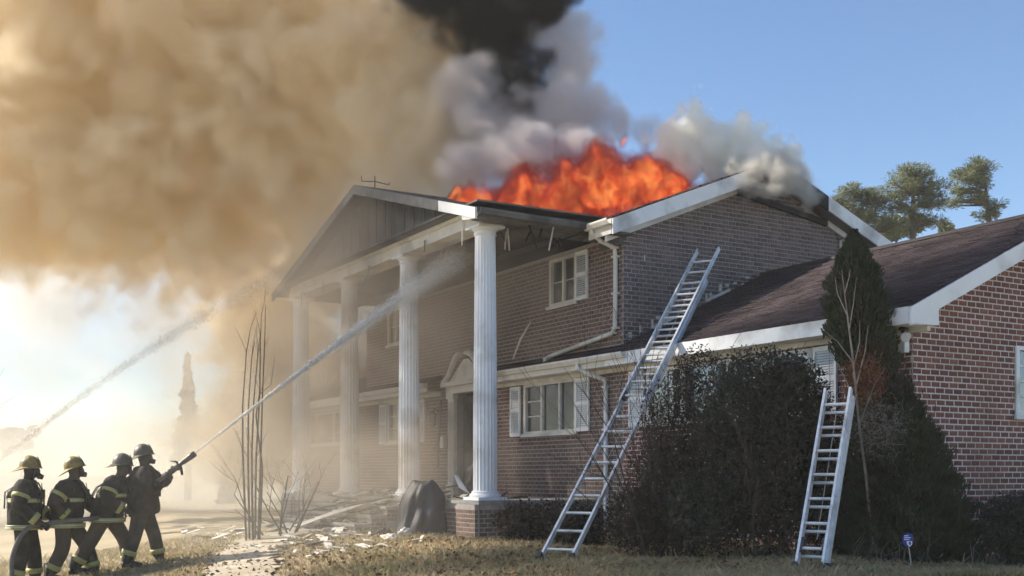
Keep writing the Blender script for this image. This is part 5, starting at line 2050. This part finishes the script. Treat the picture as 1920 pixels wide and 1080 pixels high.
stream('water_jet', 'straight jet of water from the raised nozzle, breaking white between the columns', P(364, 851, 17.25), P(868, 478, 19.3), 0.06, 0.016, 0.27, 0.85, 42000, (0.026, 0.007), 0.06)
stream('water_jet', 'broken arc of water from off to the left falling on the pediment corner', P(-120, 960, 21.0), P(545, 505, 25.5), 0.35, 0.05, 0.30, 1.0, 26000, (0.030, 0.009), 0.0, 260, core=False)

# ------------------------------------------------------------------ smoke and fire
def vol_material(name, colour, density, aniso=0.2, absorb=(0.0, 0.0, 0.0)):
    m_ = bpy.data.materials.new(name)
    m_.use_nodes = True
    nt = m_.node_tree
    nt.nodes.clear()
    out = nt.nodes.new('ShaderNodeOutputMaterial')
    pv = nt.nodes.new('ShaderNodeVolumePrincipled')
    pv.inputs['Color'].default_value = (*colour, 1)
    pv.inputs['Absorption Color'].default_value = (*absorb, 1)
    pv.inputs['Density'].default_value = density
    pv.inputs['Anisotropy'].default_value = aniso
    nt.links.new(pv.outputs[0], out.inputs['Volume'])
    return m_, nt, pv


def smoke_volume(name, mtl, blobs, voxel, noise=(0.5, 5, 0.6), warp=(0.3, 0.5), edge=0.35, second=None, stretch=(1, 1, 1), pad=0.6, floor=None, power=1.0, label=None, rough=0.58):
    """A density grid: the nearest of some soft ellipsoids, warped and eaten into by noise. blobs: (centre, (rx, ry, rz), weight)."""
    lo = np.min([np.array(c) - np.array(r_) for c, r_, w in blobs], axis=0) - pad
    hi = np.max([np.array(c) + np.array(r_) for c, r_, w in blobs], axis=0) + pad
    if floor is not None:
        lo[2] = max(lo[2], floor)
    loc = Vector(((lo[0] + hi[0]) / 2, (lo[1] + hi[1]) / 2, lo[2]))
    ng = bpy.data.node_groups.new(name, 'GeometryNodeTree')
    ng.interface.new_socket('Geometry', in_out='OUTPUT', socket_type='NodeSocketGeometry')
    N, L = ng.nodes, ng.links

    def math_(op, a, b=None, c=None):
        nd = N.new('ShaderNodeMath')
        nd.operation = op
        for i, x in enumerate((a, b, c)):
            if x is None:
                continue
            if isinstance(x, (int, float)):
                nd.inputs[i].default_value = x
            else:
                L.new(x, nd.inputs[i])
        return nd.outputs[0]

    def vec_(op, a, b=None):
        nd = N.new('ShaderNodeVectorMath')
        nd.operation = op
        for i, x in enumerate((a, b)):
            if x is None:
                continue
            if isinstance(x, (tuple, list)):
                nd.inputs[i].default_value = x
            else:
                L.new(x, nd.inputs[i])
        return nd.outputs['Value'] if op == 'LENGTH' else nd.outputs[0]

    pos0 = N.new('GeometryNodeInputPosition').outputs[0]
    pos0 = vec_('ADD', pos0, tuple(loc))
    st = vec_('MULTIPLY', pos0, stretch)
    wn_ = N.new('ShaderNodeTexNoise')
    wn_.inputs['Scale'].default_value = warp[0]
    wn_.inputs['Detail'].default_value = 2
    L.new(st, wn_.inputs['Vector'])
    wv = vec_('SUBTRACT', wn_.outputs['Color'], (0.5, 0.5, 0.5))
    wv = vec_('MULTIPLY', wv, (warp[1] * 2,) * 3)
    pos = vec_('ADD', pos0, wv)
    field = None
    for c, r_, w in blobs:
        d_ = vec_('DIVIDE', vec_('SUBTRACT', pos, tuple(c)), tuple(r_))
        q2 = math_('SUBTRACT', 1.0, vec_('LENGTH', d_))
        if w != 1.0:
            q2 = math_('MULTIPLY', q2, w)
        if field is None:
            field = q2
        else:
            field = math_('SMOOTH_MAX', field, q2, 0.35)
    nz2 = N.new('ShaderNodeTexNoise')
    nz2.inputs['Scale'].default_value = noise[0]
    nz2.inputs['Detail'].default_value = noise[1]
    nz2.inputs['Roughness'].default_value = rough
    st2 = vec_('ADD', st, vec_('MULTIPLY', wv, (0.8, 0.8, 0.8)))
    L.new(st2, nz2.inputs['Vector'])
    f2 = math_('ADD', field, math_('MULTIPLY', math_('SUBTRACT', nz2.outputs[0], 0.5), 2 * noise[2]))
    if second:
        # rounded billows cut from cells
        vo = N.new('ShaderNodeTexVoronoi')
        vo.feature = 'SMOOTH_F1'
        vo.inputs['Scale'].default_value = second[0]
        vo.inputs['Smoothness'].default_value = 0.35
        vo.inputs['Detail'].default_value = 1.0
        L.new(st2, vo.inputs['Vector'])
        f2 = math_('ADD', f2, math_('MULTIPLY', math_('SUBTRACT', 0.45, vo.outputs['Distance']), second[1]))
    mr = N.new('ShaderNodeMapRange')
    mr.interpolation_type = 'SMOOTHSTEP'
    mr.inputs[1].default_value = 0.0
    mr.inputs[2].default_value = edge
    L.new(f2, mr.inputs[0])
    den = mr.outputs[0]
    if power != 1.0:
        den = math_('POWER', den, power)
    vc = N.new('GeometryNodeVolumeCube')
    vc.inputs['Min'].default_value = Vector(lo) - loc
    vc.inputs['Max'].default_value = Vector(hi) - loc
    for i, ax in enumerate('XYZ'):
        vc.inputs['Resolution ' + ax].default_value = max(4, int((hi[i] - lo[i]) / voxel))
    L.new(den, vc.inputs['Density'])
    sm = N.new('GeometryNodeSetMaterial')
    sm.inputs['Material'].default_value = mtl
    out = N.new('NodeGroupOutput')
    L.new(vc.outputs[0], sm.inputs[0])
    L.new(sm.outputs[0], out.inputs[0])
    d_ = bpy.data.volumes.new(name)
    d_.materials.append(mtl)
    o_ = link(name, d_, None, kind='stuff')
    if label:
        o_['label'] = label
    o_.location = loc
    md = o_.modifiers.new('density', 'NODES')
    md.node_group = ng
    return o_


def B(px, py, Y, rx, ry=None, rz=None, w=1.0):
    return (P(px, py, Y), (rx, ry or rx, rz or rx), w)


# tan bank blown to the left over and behind the portico
tan, _, _ = vol_material('tan_smoke', (0.975, 0.89, 0.735), 2.1, 0.15)
smoke_volume('tan_smoke', tan,
             [B(90, 60, 27, 5.0, 3, 4.6), B(420, 120, 27, 5.8, 3, 5.0), B(720, 190, 25.5, 3.6, 2.6, 3.4), B(520, 380, 28.5, 4.6, 2.6, 3.8), B(150, 300, 27.5, 6.0, 2.7, 3.4), B(330, 420, 28.5, 4.0, 2.2, 2.4), B(30, 360, 28, 4.0, 2.4, 2.4),
              B(540, 640, 31, 3.0, 2.0, 4.4, 1.2), B(480, 800, 31, 2.2, 1.8, 3.0), B(690, 660, 31, 2.0, 1.5, 3.0), B(780, 330, 25.0, 2.4, 1.9, 1.8), B(640, -160, 26, 6, 3.4, 2.8), B(100, -160, 27, 5, 3.2, 2.6), B(830, 70, 25.5, 2.2, 1.6, 3.0), B(850, 260, 23.6, 1.7, 1.1, 1.7)],
             0.085, (0.6, 9, 1.35), (0.3, 1.2), 0.45, (1.25, 0.65), pad=1.2, rough=0.7)
# thin veil of drifting smoke low at the left
thn, _, _ = vol_material('thin_smoke', (0.83, 0.80, 0.74), 0.30, 0.0)
smoke_volume('thin_smoke', thn,
             [B(120, 640, 33, 8, 3.2, 4.4), B(380, 720, 33, 5.5, 3, 5.0), B(0, 840, 34, 8, 3, 3.2), B(300, 860, 33, 8, 3, 3.0), B(-250, 620, 33, 6, 3, 5), B(180, 500, 30.5, 7.5, 2.4, 2.8, 1.3), B(450, 600, 30, 4.2, 2.4, 4.6, 1.2)],
             0.2, (0.4, 7, 1.1), (0.25, 0.9), 0.8, (0.7, 0.4), pad=1.2, floor=-0.5, rough=0.64)
# black column out of the roof
# unseen smoke added above and left of the frame to shade the house
shade_vol, _, _ = vol_material('shade_smoke', (0.96, 0.91, 0.82), 0.70, 0.2)
smoke_volume('shade_smoke', shade_vol,
             [(Vector((-15.5, 17.6, 14.4)), (6.5, 4.4, 2.6), 1.0), (Vector((-14.5, 23.5, 15.4)), (4.5, 3.6, 2.4), 1.0), (Vector((-16.0, 22.0, 15.0)), (5.0, 3.5, 2.4), 1.0), (Vector((-21.0, 28.5, 15.2)), (5.5, 4.0, 2.6), 1.0), (Vector((-8.0, 16.8, 14.2)), (5.0, 3.2, 2.2), 1.0)],
             0.25, (0.4, 5, 0.9), (0.25, 0.9), 0.8, pad=1.0)
blk, _, _ = vol_material('black_smoke', (0.025, 0.024, 0.028), 7.0, 0.0)
smoke_volume('black_smoke', blk,
             [B(905, 60, 23.5, 1.5, 1.2, 1.5), B(820, -60, 23.5, 1.9, 1.4, 1.7), B(1025, 20, 22.9, 0.8, .8, .8), B(930, -150, 23.5, 2.4, 1.6, 1.9), B(945, 140, 23.3, .9, .8, .9), B(965, 190, 22.4, .75, .6, .7), B(1010, 110, 22.6, .6, .5, .6)],
             0.085, (0.9, 6, 1.0), (0.5, 0.6), 0.7, (1.3, 0.6), pad=0.8, rough=0.64)
# grey smoke between the flames and the black column
gry, _, _ = vol_material('grey_smoke', (0.82, 0.775, 0.77), 3.0, 0.1)
smoke_volume('grey_smoke', gry,
             [B(1065, 105, 23.1, .95, .9, 1.15), B(1045, 210, 22.4, 1.15, .9, 1.0), B(960, 260, 22.7, 1.6, 1.1, 1.2), B(1120, 235, 22.2, .66, .6, .85), B(900, 215, 23.1, 1.2, 1.0, 1.4),
              B(1215, 245, 21.9, .40, .3, .48), B(1235, 300, 21.7, .45, .35, .4), B(1025, 40, 23.2, .75, .7, .7), B(1165, 240, 22.0, .45, .4, .45), B(990, 285, 21.5, 1.4, .7, .75), B(900, 320, 21.5, 1.2, .6, .6), B(1090, 262, 20.8, .65, .35, .42), B(955, 292, 20.7, .7, .35, .36)],
             0.068, (1.2, 6, 0.9), (0.6, 0.45), 0.4, (1.5, 0.5), pad=0.5, rough=0.64)
# pale puffs venting from the gable peak
wht, _, _ = vol_material('white_smoke', (0.995, 0.978, 0.93), 8.0, 0.0)
smoke_volume('white_smoke', wht,
             [B(1290, 262, 20.4, .84, .55, .76), B(1345, 292, 20.3, .84, .55, .70), B(1405, 282, 20.2, .72, .5, .72), B(1452, 308, 20.1, .66, .45, .58), B(1262, 325, 20.4, .82, .5, .50), B(1395, 325, 20.1, .95, .5, .50), B(1430, 300, 19.4, .55, .3, .40), B(1490, 335, 20.0, .5, .3, .40), B(1515, 355, 19.9, .28, .25, .26)],
             0.036, (2.0, 7, 0.6), (1.2, 0.2), 0.3, (2.3, 0.75), pad=0.3, rough=0.64)
# thin dark smoke curling round the gable peak
drk, _, _ = vol_material('dark_smoke', (0.72, 0.70, 0.66), 9.0, 0.0)
smoke_volume('dark_smoke', drk,
             [B(1440, 325, 19.2, .85, .35, .46), B(1490, 345, 19.2, .62, .35, .46), B(1398, 345, 19.15, .48, .3, .28), B(1522, 372, 19.3, .32, .25, .34), B(1455, 368, 19.2, .75, .28, .26)],
             0.034, (1.9, 8, 1.15), (1.2, 0.25), 0.7, (2.6, 0.4), pad=0.3, rough=0.66)
# thin grey smoke hanging in the portico
por, _, _ = vol_material('porch_smoke', (0.70, 0.62, 0.52), 0.38, 0.15)
smoke_volume('porch_smoke', por,
             [B(830, 560, 19.6, 1.6, 1.4, 2.3), B(690, 600, 21.3, 3.1, 2.2, 3.3), B(560, 720, 22.5, 3.2, 2.6, 3.0), B(660, 430, 21.2, 2.8, 1.4, 1.8), B(1000, 540, 18.6, 1.2, 0.7, 1.3), B(740, 860, 19.6, 2.6, 1.6, 1.2), B(570, 560, 22.5, 2.2, 1.8, 2.0)],
             0.10, (0.7, 6, 1.0), (0.4, 0.5), 0.9, pad=0.8, floor=0.2)
# sunlit mist of spray and smoke over the lawn at the left
mst, _, _ = vol_material('spray_mist', (0.96, 0.93, 0.85), 0.048, 0.2)
smoke_volume('spray_mist', mst,
             [B(300, 870, 21, 5.2, 5.5, 2.6), B(60, 930, 20, 5, 5, 2.4), B(480, 910, 19.5, 3.4, 3.4, 2.4), B(280, 830, 29, 6.5, 6, 3.2), B(720, 1000, 18.0, 2.8, 2.2, 1.2), B(520, 1020, 17.0, 3.2, 2.2, 0.9), B(-100, 900, 42, 22, 11, 3.4), B(350, 900, 44, 14, 10, 3.6)],
             0.28, (0.35, 6, 1.0), (0.2, 0.8), 1.0, pad=1.4, floor=-0.6)

# flames
fm, fnt, fpv = vol_material('flame', (0.10, 0.06, 0.045), 8.0, 0.0)
FN, FL = fnt.nodes, fnt.links
at = FN.new('ShaderNodeAttribute')
at.attribute_name = 'density'
tc = FN.new('ShaderNodeTexCoord')
mp = FN.new('ShaderNodeMapping')
mp.inputs['Scale'].default_value = (1, 1, 0.75)
FL.new(tc.outputs['Object'], mp.inputs[0])
n1_ = FN.new('ShaderNodeTexNoise')
n1_.inputs['Scale'].default_value = 5.0
n1_.inputs['Detail'].default_value = 8
n1_.inputs['Roughness'].default_value = 0.68
n1_.inputs['Distortion'].default_value = 0.8
FL.new(mp.outputs[0], n1_.inputs['Vector'])
mul = FN.new('ShaderNodeMath')
mul.operation = 'MULTIPLY'
FL.new(at.outputs['Fac'], mul.inputs[0])
FL.new(n1_.outputs[0], mul.inputs[1])
cr = FN.new('ShaderNodeValToRGB')
cr.color_ramp.elements[0].position = 0.30
cr.color_ramp.elements[0].color = (0.10, 0.006, 0.003, 1)
cr.color_ramp.elements[1].position = 0.60
cr.color_ramp.elements[1].color = (1.0, 0.42, 0.10, 1)
e_ = cr.color_ramp.elements.new(0.45)
e_.color = (0.72, 0.070, 0.018, 1)
FL.new(mul.outputs[0], cr.inputs[0])
FL.new(cr.outputs[0], fpv.inputs['Emission Color'])
st_ = FN.new('ShaderNodeMath')
st_.operation = 'MULTIPLY'
st_.inputs[1].default_value = 4.6
FL.new(at.outputs['Fac'], st_.inputs[0])
FL.new(st_.outputs[0], fpv.inputs['Emission Strength'])
smoke_volume('flames', fm,
             [B(930, 385, 20.3, .85, .5, .50), B(895, 388, 20.6, .4, .4, .24), B(1000, 385, 20.8, .95, .6, .72), B(1070, 360, 20.8, .95, .7, .86), B(1140, 355, 20.4, .95, .7, .84), B(1210, 352, 20.3, .85, .6, .74), B(1262, 362, 20.2, .55, .5, .42),
              B(1163, 262, 20.6, .16, .15, .26), B(870, 378, 21.2, .45, .4, .2)],
             0.032, (2.2, 8, 1.1), (1.4, 0.45), 0.6, stretch=(1, 1, 0.85), pad=0.3, floor=5.62, rough=0.68)

# thin haze of smoke over the whole place
hz_m, _, _ = vol_material('haze', (0.97, 0.95, 0.92), 0.0010, 0.2)
hb = MB()
hb.box(-60, 40, -6, 100, -1.6, 16.5)
hb.build('haze', hz_m, kind='stuff')
